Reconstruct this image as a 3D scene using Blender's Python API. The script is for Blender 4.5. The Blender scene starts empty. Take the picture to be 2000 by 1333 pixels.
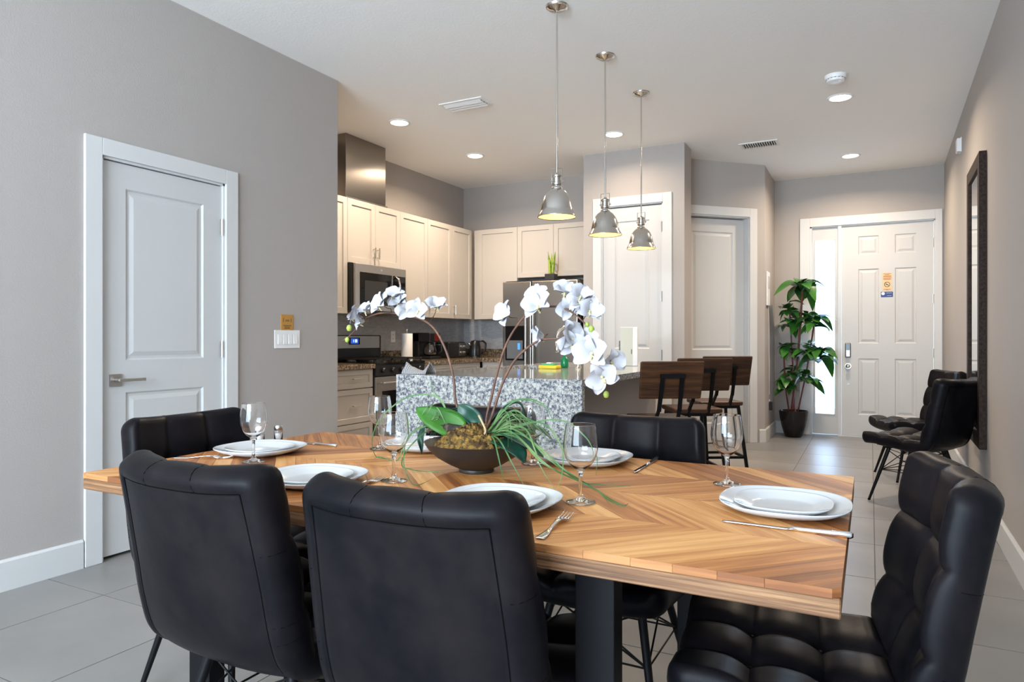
import bpy, bmesh, math, random
from mathutils import Vector, Matrix
from math import sin, cos, pi, sqrt, exp, atan2, radians

C = bpy.context.scene.collection
SC = bpy.context.scene
# ------------------------------------------------------------------ camera
cam = bpy.data.objects.new('camera', bpy.data.cameras.new('camera'))
C.objects.link(cam)
cam.location = (0, 0, 1.15)
cam.rotation_euler = (pi/2, 0, math.atan(700/1333))
cam.data.sensor_width = 36
cam.data.lens = 1333*36/2000
cam.data.shift_y = -6.5/2000
cam.data.clip_start = 0.02
SC.camera = cam
# ------------------------------------------------------------------ world, exposure, large lights
SC.view_settings.view_transform = 'Standard'
SC.view_settings.look = 'None'
SC.view_settings.gamma = 1
SC.view_settings.exposure = 0.86
SC.view_settings.use_curve_mapping = False
w = bpy.data.worlds.new('sky'); SC.world = w; w.use_nodes = True
bg = w.node_tree.nodes['Background']
bg.inputs[0].default_value = (0.62, 0.8, 1.0, 1); bg.inputs[1].default_value = 2.6

def area(name, loc, rot, sx, sy, power, col, parent=None, shape='RECTANGLE', spread=pi):
    l = bpy.data.lights.new(name, 'AREA'); l.shape = shape; l.size = sx
    if shape == 'RECTANGLE': l.size_y = sy
    l.energy = power; l.color = col; l.spread = spread
    o = bpy.data.objects.new(name, l); C.objects.link(o); o.location = loc; o.rotation_euler = rot
    if parent: o.parent = parent
    return o
# daylight through the patio door behind the camera and entry sidelight; added ceiling uplight
area('window_daylight', (-1.35, -3.12, 1.35), (pi/2+.1, 0, 0), 3.3, 2.2, 112, (0.68, 0.85, 1.0))
area('ceiling_fill_light', (-1.35, -3.14, 2.0), (pi/2+.95, 0, 0), 3.3, .6, 210, (0.80, 0.90, 1.0))  # upward fill lamp, added to brighten the ceiling
area('sidelight_daylight', (-0.478, 9.02, 1.3), (-pi/2, 0, 0), 0.24, 2.0, 4.5, (0.30, 0.58, 1.0))
DOWNLIGHT_W = 17
WARM = (1.0, 0.80, 0.60)

# ------------------------------------------------------------------ mesh helper
class MB:
    def __init__(s, T=None): s.v = []; s.f = []; s.uv = {}; s.T = T
    def add(s, vs, fs):
        n = len(s.v)
        for p in vs:
            p = Vector(p)
            s.v.append(s.T @ p if s.T else p)
        for f in fs: s.f.append([i+n for i in f])
        return s
    def box(s, x0, x1, y0, y1, z0, z1):
        return s.add([(x0,y0,z0),(x1,y0,z0),(x1,y1,z0),(x0,y1,z0),(x0,y0,z1),(x1,y0,z1),(x1,y1,z1),(x0,y1,z1)],
                     [(0,3,2,1),(4,5,6,7),(0,1,5,4),(1,2,6,5),(2,3,7,6),(3,0,4,7)])
    def bar(s, a, b, w, h, up=(0,0,1)):
        a = Vector(a); b = Vector(b); d = (b-a).normalized(); up = Vector(up)
        if abs(d.dot(up)) > .98: up = Vector((1,0,0))
        r = d.cross(up).normalized(); u = r.cross(d)
        vs = []
        for p in (a, b):
            for i, j in ((-1,-1),(1,-1),(1,1),(-1,1)): vs.append(p + r*i*w/2 + u*j*h/2)
        return s.add(vs, [(0,1,2,3),(7,6,5,4),(0,4,5,1),(1,5,6,2),(2,6,7,3),(3,7,4,0)])
    def tube(s, pts, r, seg=8, cap=True):
        pts = [Vector(p) for p in pts]; n = len(pts)
        rs = r if isinstance(r, (list, tuple)) else [r]*n
        ref = None; vs = []; fs = []
        for i, p in enumerate(pts):
            t = (pts[min(i+1,n-1)] - pts[max(i-1,0)])
            t = t.normalized() if t.length > 1e-9 else Vector((0,0,1))
            if ref is None:
                ref = Vector((0,0,1)) if abs(t.z) < .9 else Vector((1,0,0))
                a = t.cross(ref).normalized()
            else:
                a = (a - t*a.dot(t)).normalized()
            b = t.cross(a)
            for k in range(seg):
                q = 2*pi*k/seg; vs.append(p + (a*cos(q) + b*sin(q))*rs[i])
        for i in range(n-1):
            for k in range(seg):
                k2 = (k+1) % seg
                fs.append((i*seg+k, i*seg+k2, (i+1)*seg+k2, (i+1)*seg+k))
        if cap: fs += [tuple(range(seg))[::-1], tuple((n-1)*seg+k for k in range(seg))]
        return s.add(vs, fs)
    def lathe(s, prof, seg=32, c=(0,0,0), sq=None, closed=False):
        vs = []; fs = []; n = len(prof)
        for r, z in prof:
            for k in range(seg):
                q = 2*pi*k/seg; m = 1
                if sq: m = 1/((abs(cos(q))**sq + abs(sin(q))**sq)**(1/sq))
                vs.append((c[0]+r*m*cos(q), c[1]+r*m*sin(q), c[2]+z))
        for i in range(n-1 if not closed else n):
            j = (i+1) % n
            for k in range(seg):
                k2 = (k+1) % seg; fs.append((i*seg+k, i*seg+k2, j*seg+k2, j*seg+k))
        return s.add(vs, fs)
    def grid(s, fn, nu, nv):
        vs = [fn(i/nu, j/nv) for i in range(nu+1) for j in range(nv+1)]
        fs = [(i*(nv+1)+j, (i+1)*(nv+1)+j, (i+1)*(nv+1)+j+1, i*(nv+1)+j+1) for i in range(nu) for j in range(nv)]
        return s.add(vs, fs)
    def prism(s, poly, z0, z1):
        n = len(poly)
        return s.add([(x,y,z0) for x,y in poly]+[(x,y,z1) for x,y in poly],
                     [tuple(range(n))[::-1], tuple(range(n,2*n))]+[(i,(i+1)%n,(i+1)%n+n,i+n) for i in range(n)])
    def mesh(s, name, m, smooth=False, weld=0, angle=None):
        me = bpy.data.meshes.new(name); me.from_pydata([tuple(p) for p in s.v], [], s.f)
        bm = bmesh.new(); bm.from_mesh(me)
        if weld: bmesh.ops.remove_doubles(bm, verts=bm.verts, dist=weld)
        bmesh.ops.recalc_face_normals(bm, faces=bm.faces)
        bm.to_mesh(me); bm.free()
        if smooth:
            for p in me.polygons: p.use_smooth = True
            if angle: me.set_sharp_from_angle(angle=radians(angle))
        if m: me.materials.append(m)
        return me

def wloc(o):
    v = Vector((0,0,0))
    while o: v += o.location; o = o.parent
    return v
def link(name, me, parent=None):
    o = bpy.data.objects.new(name, me); C.objects.link(o)
    if parent:
        o.parent = parent; o.location = -wloc(parent)
    return o
def obj(name, m, mat_, parent=None, smooth=False, bev=0, weld=0, angle=None, seg=2, solid=0, label=None):
    o = link(name, m.mesh(name, mat_, smooth, weld, angle), parent)
    if solid:
        q = o.modifiers.new('solid', 'SOLIDIFY'); q.thickness = solid; q.offset = 0
    if bev:
        b = o.modifiers.new('bevel', 'BEVEL'); b.width = bev; b.segments = seg; b.limit_method = 'ANGLE'; b.angle_limit = radians(40)
    if label: o['label'] = label
    return o
def tag(o, label, cat, group=None):
    o['label'] = label; o['category'] = cat
    if group: o['group'] = group
    return o
def thing(name, label, cat, loc=(0,0,0), group=None):
    o = bpy.data.objects.new(name, None); C.objects.link(o); o.location = loc; o.empty_display_size = .05
    return tag(o, label, cat, group)
def struct(name, m, mat_, parent=None, **k):
    o = obj(name, m, mat_, parent, **k)
    if not parent: o['kind'] = 'structure'
    return o
def dup(o, parent=None, loc=None, rz=None, label=None):
    c = o.copy(); C.objects.link(c)
    if parent: c.parent = parent
    if loc is not None: c.location = loc
    if rz is not None: c.rotation_euler = (0,0,rz)
    if label: c['label'] = label
    for ch in o.children: dup(ch, c)
    return c
def frame(o, u, n):
    u = Vector(u).normalized(); n = Vector(n).normalized()
    return Matrix(((u.x,n.x,0,o[0]),(u.y,n.y,0,o[1]),(0,0,1,o[2]),(0,0,0,1)))

# ------------------------------------------------------------------ materials
def mat(name, col, rough=.5, metal=0, bump=None, var=None, coat=0, spec=.5, emit=None, es=0, trans=0, ior=1.45, tl=0, aniso=0, sheen=0):
    m = bpy.data.materials.new(name); m.use_nodes = True; nt = m.node_tree; N = nt.nodes; L = nt.links
    b = N['Principled BSDF']
    b.inputs['Base Color'].default_value = (*col, 1); b.inputs['Roughness'].default_value = rough
    b.inputs['Metallic'].default_value = metal; b.inputs['Coat Weight'].default_value = coat
    b.inputs['Specular IOR Level'].default_value = spec; b.inputs['IOR'].default_value = ior
    b.inputs['Transmission Weight'].default_value = trans; b.inputs['Anisotropic'].default_value = aniso
    b.inputs['Sheen Weight'].default_value = sheen
    if emit: b.inputs['Emission Color'].default_value = (*emit, 1); b.inputs['Emission Strength'].default_value = es
    tc = N.new('ShaderNodeTexCoord')
    if var:   # (scale, colour2, contrast lo, hi)
        n = N.new('ShaderNodeTexNoise'); n.inputs['Scale'].default_value = var[0]; n.inputs['Detail'].default_value = 6
        r = N.new('ShaderNodeValToRGB'); r.color_ramp.elements[0].position = var[2]; r.color_ramp.elements[1].position = var[3]
        r.color_ramp.elements[0].color = (*col,1); r.color_ramp.elements[1].color = (*var[1],1)
        L.new(tc.outputs['Object'], n.inputs['Vector']); L.new(n.outputs['Fac'], r.inputs['Fac']); L.new(r.outputs['Color'], b.inputs['Base Color'])
    if bump:  # list of (scale, strength, distance)
        prev = None
        for sc_, st, di in bump:
            n = N.new('ShaderNodeTexNoise'); n.inputs['Scale'].default_value = sc_; n.inputs['Detail'].default_value = 4
            q = N.new('ShaderNodeBump'); q.inputs['Strength'].default_value = st; q.inputs['Distance'].default_value = di
            L.new(tc.outputs['Object'], n.inputs['Vector']); L.new(n.outputs['Fac'], q.inputs['Height'])
            if prev: L.new(prev.outputs['Normal'], q.inputs['Normal'])
            prev = q
        L.new(prev.outputs['Normal'], b.inputs['Normal'])
    return m
def nodes(m): return m.node_tree.nodes, m.node_tree.links, m.node_tree.nodes['Principled BSDF']

PAINT = mat('greige_paint', (.405,.372,.348), .75, bump=[(130,.3,.003)])
CEIL = mat('ceiling_paint', (.93,.92,.90), .85, bump=[(70,.35,.003)])
TRIM = mat('white_trim', (.62,.62,.615), .38)
DOORW = mat('white_door', (.57,.57,.565), .42)
CAB = mat('cabinet_paint', (.49,.45,.405), .4)
GROUT = mat('grout', (.15,.145,.135), .9)
TILE = mat('porcelain_tile', (.222,.216,.208), .36, var=(1.7,(.29,.28,.268),.35,.7), bump=[(6,.04,.002)], spec=.5)
STEEL = mat('brushed_steel', (.48,.46,.44), .30, 1, aniso=.6)
STEELF = mat('fridge_steel', (.30,.27,.24), .27, 1, aniso=.6)
STEELD = mat('steel_dark', (.30,.285,.27), .3, 1)
CHROME = mat('chrome', (.82,.82,.84), .08, 1)
NICKEL = mat('polished_nickel', (.66,.63,.59), .14, 1)
NICKELB = mat('satin_nickel', (.55,.53,.5), .3, 1)
BLACKM = mat('black_metal', (.005,.005,.006), .45, 0, spec=.2)
BLACKP = mat('black_plastic', (.012,.012,.013), .28)
BLACKG = mat('black_glass', (.006,.006,.007), .05)
IRON = mat('cast_iron', (.014,.014,.014), .6)
WHITEP = mat('white_plastic', (.82,.82,.82), .35)
CERAM = mat('white_ceramic', (.60,.61,.62), .1, coat=.2)
GLASS = mat('clear_glass', (1,1,1), .0, trans=1, ior=1.45)
BLKCER = mat('dark_bowl', (.028,.024,.022), .42, bump=[(40,.1,.002)])
POTM = mat('gloss_black_pot', (.008,.008,.009), .12)
FRAMEM = mat('dark_wood_frame', (.022,.013,.010), .6, spec=.12, bump=[(90,.3,.001)], var=(60,(.04,.026,.02),.4,.6))
MIRROR = mat('mirror_glass', (.88,.9,.9), .01, 1)
PETAL = mat('white_petal', (.48,.48,.52), .6)
_n,_l,_b = nodes(PETAL); _b.inputs['Subsurface Weight'].default_value = .0
LIP = mat('petal_lip', (.62,.55,.30), .5)
BUD = mat('green_bud', (.35,.45,.08), .45)
STEM = mat('brown_stem', (.10,.05,.035), .55, var=(30,(.2,.09,.05),.4,.7))
LEAFD = mat('dark_green_leaf', (.008,.045,.03), .35, var=(12,(.015,.09,.05),.4,.7))
LEAFB = mat('bright_green_leaf', (.02,.12,.008), .4, var=(12,(.05,.2,.012),.4,.7))
BLADE = mat('grass_blade', (.04,.12,.035), .5, var=(9,(.13,.22,.07),.4,.65))
MOSS = mat('moss', (.06,.03,.008), .95, var=(60,(.30,.17,.035),.4,.62), bump=[(90,1,.01)])
BARK = mat('driftwood', (.03,.022,.017), .85, var=(35,(.16,.12,.09),.5,.62), bump=[(60,1,.006)])
CANE = mat('red_cane', (.16,.025,.022), .5, var=(30,(.09,.03,.02),.4,.6))
PLANTL = mat('plant_leaf', (.012,.075,.016), .35, var=(7,(.05,.2,.02),.42,.66))
SNAKE = mat('snake_leaf', (.30,.38,.03), .45, var=(25,(.08,.2,.02),.5,.62))
PAPER = mat('paper_towel', (.84,.82,.78), .9, bump=[(120,.3,.002)])
YELLOW = mat('yellow_sponge', (.85,.68,.05), .8)
GREENS = mat('green_bottle', (.01,.32,.12), .15, trans=.4)
CREAM = mat('cream_box', (.60,.60,.50), .5)
CLOTH = mat('grey_towel', (.45,.45,.46), .9, bump=[(200,.6,.002)])
CREAMW = mat('white_card', (.85,.83,.80), .5)
TAN = mat('tan_notice', (.72,.55,.33), .6)
BROWN = mat('brown_tag', (.48,.24,.05), .6)
INK = mat('dark_ink', (.09,.05,.03), .7)
BLUEP = mat('blue_sticker', (.02,.05,.22), .45)
WPRINT = mat('white_print', (.75,.78,.85), .5)
ORANGE = mat('print_orange', (.50,.14,.04), .5)
RUBBER = mat('black_rubber', (.002,.002,.002), .9, spec=.05)
CONC = mat('porch_concrete', (.55,.55,.55), .8)
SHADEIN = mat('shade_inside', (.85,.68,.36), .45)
BULB = mat('lamp_bulb', (1,.9,.7), .4, emit=(1,.72,.36), es=28)
LENS = mat('light_lens', (1,.95,.9), .4, emit=(1,.86,.68), es=14)
DISPLAY = mat('blue_display', (.01,.03,.15), .2, emit=(.02,.09,.6), es=.6)
DIGIT = mat('lit_digits', (.5,.8,1), .3, emit=(.5,.8,1), es=2)
REDW = mat('dark_red_panel', (.12,.015,.01), .25)
KNOB = mat('steel_knob', (.6,.6,.6), .25, 1)

# black leather with scuffs
LEATHER = mat('black_leather', (.008,.009,.012), .4, spec=.11, bump=[(260,.14,.0008),(22,.14,.004)])
def leather():
    N, L, b = nodes(LEATHER)
    tc = N.new('ShaderNodeTexCoord')
    n = N.new('ShaderNodeTexNoise'); n.inputs['Scale'].default_value = 5; n.inputs['Detail'].default_value = 8; n.inputs['Roughness'].default_value = .7
    r = N.new('ShaderNodeValToRGB'); e = r.color_ramp.elements
    e[0].position = .36; e[0].color = (.003,.0035,.005,1); e[1].position = .66; e[1].color = (.012,.0095,.011,1)
    L.new(tc.outputs['Object'], n.inputs['Vector']); L.new(n.outputs['Fac'], r.inputs['Fac']); L.new(r.outputs['Color'], b.inputs['Base Color'])
    r2 = N.new('ShaderNodeMapRange'); r2.inputs['To Min'].default_value = .28; r2.inputs['To Max'].default_value = .50
    L.new(n.outputs['Fac'], r2.inputs['Value']); L.new(r2.outputs['Result'], b.inputs['Roughness'])
leather()

def granite(name, cols, scale):
    m = mat(name, cols[0], .12, coat=.2); N, L, b = nodes(m)
    tc = N.new('ShaderNodeTexCoord')
    n1 = N.new('ShaderNodeTexNoise'); n1.inputs['Scale'].default_value = scale; n1.inputs['Detail'].default_value = 5; n1.inputs['Roughness'].default_value = .65
    r1 = N.new('ShaderNodeValToRGB'); r1.color_ramp.elements[0].position = .40; r1.color_ramp.elements[1].position = .62
    r1.color_ramp.elements[0].color = (*cols[1],1); r1.color_ramp.elements[1].color = (*cols[0],1)
    k = r1.color_ramp.elements.new(.51); k.color = (*cols[2],1)
    v = N.new('ShaderNodeTexVoronoi'); v.inputs['Scale'].default_value = scale*2.3; v.inputs['Randomness'].default_value = 1
    r2 = N.new('ShaderNodeValToRGB'); r2.color_ramp.elements[0].position = .27; r2.color_ramp.elements[1].position = .37
    r2.color_ramp.elements[0].color = (1,1,1,1); r2.color_ramp.elements[1].color = (0,0,0,1)
    n3 = N.new('ShaderNodeTexNoise'); n3.inputs['Scale'].default_value = scale*1.1; n3.inputs['Detail'].default_value = 2
    r3 = N.new('ShaderNodeValToRGB'); r3.color_ramp.elements[0].position = .46; r3.color_ramp.elements[1].position = .52
    mu = N.new('ShaderNodeMath'); mu.operation = 'MULTIPLY'
    mx = N.new('ShaderNodeMix'); mx.data_type = 'RGBA'
    for q in (n1, v, n3): L.new(tc.outputs['Object'], q.inputs['Vector'])
    L.new(n1.outputs['Fac'], r1.inputs['Fac']); L.new(v.outputs['Distance'], r2.inputs['Fac']); L.new(n3.outputs['Fac'], r3.inputs['Fac'])
    L.new(r2.outputs['Color'], mu.inputs[0]); L.new(r3.outputs['Color'], mu.inputs[1]); L.new(mu.outputs[0], mx.inputs['Factor'])
    L.new(r1.outputs['Color'], mx.inputs['A']); mx.inputs['B'].default_value = (*cols[3],1)
    L.new(mx.outputs['Result'], b.inputs['Base Color'])
    return m
GRAN = granite('light_granite', [(.66,.66,.62),(.12,.13,.17),(.46,.45,.42),(.02,.02,.03)], 62)
GRANB = granite('brown_granite', [(.36,.28,.19),(.06,.045,.035),(.22,.16,.10),(.02,.018,.016)], 42)

def wood(name, stops, rough=.42, rnd=.5, sx=3, sy=60, coat=0, bstr=.15):
    # grain follows UV x; tone varies by object
    m = mat(name, stops[0][1], rough, coat=coat); N, L, b = nodes(m)
    uv = N.new('ShaderNodeUVMap'); mp = N.new('ShaderNodeMapping'); mp.inputs['Scale'].default_value = (sx, sy, 1)
    oi = N.new('ShaderNodeObjectInfo')
    cx = N.new('ShaderNodeCombineXYZ'); ml = N.new('ShaderNodeMath'); ml.operation = 'MULTIPLY'; ml.inputs[1].default_value = 37
    L.new(oi.outputs['Random'], ml.inputs[0]); L.new(ml.outputs[0], cx.inputs[0]); L.new(ml.outputs[0], cx.inputs[2])
    L.new(uv.outputs[0], mp.inputs['Vector']); L.new(cx.outputs[0], mp.inputs['Location'])
    n = N.new('ShaderNodeTexNoise'); n.inputs['Scale'].default_value = 1; n.inputs['Detail'].default_value = 7; n.inputs['Roughness'].default_value = .6; n.inputs['Distortion'].default_value = .5
    L.new(mp.outputs[0], n.inputs['Vector'])
    a = N.new('ShaderNodeMath'); a.operation = 'MULTIPLY_ADD'; a.inputs[1].default_value = rnd; 
    sb = N.new('ShaderNodeMath'); sb.operation = 'SUBTRACT'; sb.inputs[1].default_value = .5
    L.new(oi.outputs['Random'], sb.inputs[0]); L.new(sb.outputs[0], a.inputs[0]); L.new(n.outputs['Fac'], a.inputs[2])
    r = N.new('ShaderNodeValToRGB'); e = r.color_ramp.elements
    e[0].position, e[0].color = stops[0][0], (*stops[0][1],1); e[1].position, e[1].color = stops[-1][0], (*stops[-1][1],1)
    for p, c in stops[1:-1]: q = e.new(p); q.color = (*c,1)
    L.new(a.outputs[0], r.inputs['Fac']); L.new(r.outputs['Color'], b.inputs['Base Color'])
    bp = N.new('ShaderNodeBump'); bp.inputs['Strength'].default_value = bstr; bp.inputs['Distance'].default_value = .002
    L.new(n.outputs['Fac'], bp.inputs['Height']); L.new(bp.outputs['Normal'], b.inputs['Normal'])
    return m
MANGO = wood('mango_wood', [(.20,(.18,.058,.016)),(.40,(.37,.135,.035)),(.57,(.53,.235,.07)),(.82,(.70,.38,.14))], .48, .42, 2.2, 38)
EDGEW = wood('table_edge_wood', [(.30,(.05,.023,.010)),(.46,(.16,.075,.032)),(.66,(.33,.175,.08))], .55, .1, 2.5, 130, bstr=.5)
WALNUT = wood('stool_walnut', [(.3,(.014,.006,.003)),(.5,(.05,.019,.007)),(.72,(.11,.043,.015))], .42, .2, 3, 45)
MANGOE = wood('mango_plank_end', [(.3,(.20,.07,.02)),(.5,(.33,.13,.04)),(.7,(.44,.20,.07))], .5, .4, 3, 60)
def uvplanar(me, ang=0, axes=(0,1)):
    uv = me.uv_layers.new(name='UVMap'); c, s_ = cos(ang), sin(ang)
    for p in me.polygons:
        n = p.normal
        for li in p.loop_indices:
            v = me.vertices[me.loops[li].vertex_index].co
            if axes == 'auto':
                if abs(n.z) > .6: a, b = v.x*c+v.y*s_, -v.x*s_+v.y*c
                else: a, b = v.x*c+v.y*s_, v.z
            else: a, b = v[axes[0]]*c+v[axes[1]]*s_, -v[axes[0]]*s_+v[axes[1]]*c
            uv.data[li].uv = (a, b)

# ------------------------------------------------------------------ room shell
H = 3.05
def RX(y): return .64 + (y-4.2)*.0165     # right wall plane, very slightly out of square
YB = -3.2
# floor
fl = struct('floor', MB().box(-4.72, .75, YB-.1, 8.97, -.12, -.0015), GROUT)
def tile_floor():
    cache = {}; g = .61; gap = .0055
    ix = -4.6; k0 = math.floor((-4.6-.02)/g)
    for i in range(k0, 2):
        for j in range(math.floor((YB-1.24)/g), 13):
            x0 = .02+i*g+gap/2; x1 = x0+g-gap; y0 = 1.24+j*g+gap/2; y1 = y0+g-gap
            x0 = max(x0, -4.6); x1 = min(x1, .70); y0 = max(y0, YB); y1 = min(y1, 8.82)
            if x1-x0 < .02 or y1-y0 < .02: continue
            if x1 < -3.5 and y1 < 3.8: continue
            key = (round(x1-x0,3), round(y1-y0,3))
            if key not in cache:
                a, b = key; cache[key] = MB().box(0,a,0,b,-.012,0)
                me = cache[key].mesh('tile', TILE); cache[key] = me
            o = bpy.data.objects.new('tile', cache[key]); C.objects.link(o); o.parent = fl; o.location = (x0, y0, 0)
            if (i+j) % 2: pass
tile_floor()
struct('ceiling', MB().box(-4.72, .78, YB-.1, 8.97, H, H+.1), CEIL)

def wallbox(name, T, L_, th, openings, z1=H):
    """wall along local x (0..L_), thickness behind (-th..0), openings (a,b,z0,z1)"""
    m = MB(T); xs = sorted(set([0, L_]+[o[0] for o in openings]+[o[1] for o in openings]))
    for a, b in zip(xs, xs[1:]):
        op = [o for o in openings if o[0] <= a+1e-6 and o[1] >= b-1e-6]
        if not op: m.box(a, b, -th, 0, 0, z1)
        else:
            o = op[0]
            if o[2] > 0: m.box(a, b, -th, 0, 0, o[2])
            m.box(a, b, -th, 0, o[3], z1)
    return struct(name, m, PAINT)
XL = -3.485
TL = frame((XL, YB, 0), (0,1,0), (1,0,0))          # left wall, local x = Y-YB
wallbox('wall_left', TL, 3.865-YB, .12, [(2.113-YB, 2.868-YB, 0, 2.085)])
TA = frame((-1.03,7.95,0), (-.7071,-.7071,0), (.7071,-.7071,0))
wallbox('wall_hall', TA, 1.62, .12, [(.203,1.02,0,2.465)])
struct('wall_kitchen_near', MB().box(-4.6, XL-.12, 3.765, 3.865, 0, H), PAINT)
struct('wall_kitchen_left', MB().box(-4.72,-4.6, 3.765, 7.55, 0, H), PAINT)
struct('wall_kitchen_back', MB().box(-4.6,-2.65, 7.43, 7.55, 0, H), PAINT)
m = MB(); m.box(-2.65,-2.45,6.65,6.75,0,H); m.box(-1.81,-1.60,6.65,6.75,0,H); m.box(-2.45,-1.81,6.65,6.75,2.49,H)
m.box(-2.65,-2.55,6.75,7.55,0,H); m.box(-1.70,-1.60,6.75,6.93,0,H); m.box(-2.55,-1.70,6.86,6.93,0,H)
struct('wall_pantry', m, PAINT)
struct('wall_foyer_left', MB().box(-1.15,-1.03,7.95,8.82,0,H), PAINT)
TF = frame((-1.15, 8.82, 0), (1,0,0), (0,-1,0))
wallbox('wall_front', TF, 1.95, .15, [(-.635+1.15, .632+1.15, 0, 2.46)])
m = MB(); m.add([(RX(YB),YB,0),(RX(8.97),8.97,0),(.9,8.97,0),(.9,YB,0),(RX(YB),YB,H),(RX(8.97),8.97,H),(.9,8.97,H),(.9,YB,H)],
      [(0,3,2,1),(4,5,6,7),(0,1,5,4),(1,2,6,5),(2,3,7,6),(3,0,4,7)])
struct('wall_right', m, PAINT)
TR = frame((.9, YB, 0), (-1,0,0), (0,1,0))
wallbox('wall_rear', TR, .9-XL+.12, .12, [(.5,4.0,0.0,2.45)])

def baseboard(name, a, b, n):
    a = Vector((*a,0)); b = Vector((*b,0)); n = Vector((*n,0)).normalized()
    T = frame(a, (b-a), n); L_ = (b-a).length
    m = MB(T).add([(0,0,0),(0,.016,0),(0,.016,.132),(0,.007,.142),(0,0,.142),(L_,0,0),(L_,.016,0),(L_,.016,.132),(L_,.007,.142),(L_,0,.142)],
                  [(0,1,2,3,4),(9,8,7,6,5),(0,5,6,1),(1,6,7,2),(2,7,8,3),(3,8,9,4),(4,9,5,0)])
    struct(name, m, TRIM)
baseboard('baseboard_left', (XL,YB),(XL,2.018),(1,0))
baseboard('baseboard_left_far', (XL,2.972),(XL,3.865),(1,0))
baseboard('baseboard_right', (RX(YB),YB),(RX(8.82),8.82),(-1,.0165))
baseboard('baseboard_foyer', (-1.03,7.96),(-1.03,8.82),(1,0))
baseboard('baseboard_front', (-1.03,8.82),(-.75,8.82),(0,-1))
baseboard('baseboard_hall', (-1.03,7.95),(-1.085,7.895),(.7071,-.7071))
baseboard('baseboard_pantry', (-1.60,6.65),(-1.72,6.65),(0,-1))
baseboard('baseboard_pantry_side', (-1.60,6.65),(-1.60,6.93),(1,0))

# ------------------------------------------------------------------ doors
RAISED = [(0,0),(.010,.009),(.022,.009),(.045,.002)]
SHAKER = [(0,0),(.003,.010)]
def leaf(T, w, h, th, panels, rings, mt, parent, name='leaf', pname='panel', z0=0):
    """slab 0..w x z0..z0+h, front face at local y=0, back at -th; panels (a,b,c,d) sunk in the front"""
    xs = sorted(set([0,w]+[p[0] for p in panels]+[p[1] for p in panels]))
    zs = sorted(set([z0,z0+h]+[p[2] for p in panels]+[p[3] for p in panels]))
    m = MB(T)
    for a, b in zip(xs, xs[1:]):
        for c, d in zip(zs, zs[1:]):
            if any(p[0]<=a+1e-6 and p[1]>=b-1e-6 and p[2]<=c+1e-6 and p[3]>=d-1e-6 for p in panels): continue
            m.add([(a,0,c),(b,0,c),(b,0,d),(a,0,d)], [(0,1,2,3)])
    m.add([(0,0,z0),(w,0,z0),(w,0,z0+h),(0,0,z0+h),(0,-th,z0),(w,-th,z0),(w,-th,z0+h),(0,-th,z0+h)],
          [(4,5,6,7),(0,4,7,3),(1,2,6,5),(0,1,5,4),(3,7,6,2)])
    lo = obj(name, m, mt, parent)
    for p in panels:
        m = MB(T); n = 0
        for i, (ins, dep) in enumerate(rings):
            a, b, c, d = p[0]+ins, p[1]-ins, p[2]+ins, p[3]-ins
            m.v += [m.T @ Vector(q) for q in ((a,-dep,c),(b,-dep,c),(b,-dep,d),(a,-dep,d))]
            if i:
                for k in range(4): m.f.append([4*(i-1)+k, 4*(i-1)+(k+1)%4, 4*i+(k+1)%4, 4*i+k])
        i = len(rings)-1; m.f.append([4*i,4*i+1,4*i+2,4*i+3])
        obj(pname, m, mt, parent)
    return lo
def casing(T, a, b, top, cw, parent, name='casing', th=.018):
    m = MB(T); m.box(a-cw, a, 0, th, 0, top+cw); m.box(b, b+cw, 0, th, 0, top+cw); m.box(a, b, 0, th, top, top+cw)
    return obj(name, m, TRIM, parent, bev=.003)
def jamb(T, a, b, top, depth, parent):
    m = MB(T); t = .012; m.box(a, a+t, -depth, 0.002, 0, top); m.box(b-t, b, -depth, .002, 0, top); m.box(a, b, -depth, .002, top-t, top)
    m.box(a-.05, b+.05, -depth-.03, -depth-.012, -.001, top+.05)  # extra board behind the leaf, added to block sky light leaking through gaps
    return obj('jamb', m, TRIM, parent)
def hinge(T, x, z, parent, y=.004):
    m = MB(T); m.box(x-.012, x+.012, y-.003, y, z-.05, z+.05); m.tube([(x,y+.004,z-.05),(x,y+.004,z+.05)], .006, 8)
    obj('hinge', m, NICKELB, parent)
def dstruct(name, T, a):
    o = bpy.data.objects.new(name, None); C.objects.link(o); o.location = (T @ Vector((a,0,0))); o['kind'] = 'structure'; return o

# left wall door
a, b = 2.113-YB, 2.868-YB
d = dstruct('door_1', TL, a)
casing(TL, a, b, 2.085, .088, d); jamb(TL, a, b, 2.085, .11, d)
Td = TL @ Matrix.Translation((a+.014, -.012, 0)); W = b-a-.028
leaf(Td, W, 2.05, .035, [(.125,W-.125,.22,.86),(.125,W-.125,1.03,1.94)], RAISED, DOORW, d, z0=.018)
for z in (.28, 1.08, 1.82): hinge(Td, W, z, d, .010)
m = MB(Td); m.box(.035,.10,0,.009,.895,.96); h_ = obj('rosette', m, NICKELB, d, bev=.002)
m = MB(Td); m.tube([(.067,.009,.928),(.067,.05,.928)], .011, 12); m.box(.058,.205,.044,.056,.920,.936)
obj('lever_handle', m, NICKELB, h_, bev=.002)

# hall door (angled wall)
d = dstruct('door_2', TA, .2)
casing(TA, .203, 1.02, 2.465, .095, d); jamb(TA, .203, 1.02, 2.465, .115, d)
Td = TA @ Matrix.Translation((.217, -.075, 0)); W = .789
leaf(Td, W, 2.43, .035, [(.14,W-.14,.22,.84),(.14,W-.14,1.02,2.30)], RAISED, DOORW, d, z0=.012)
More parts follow.
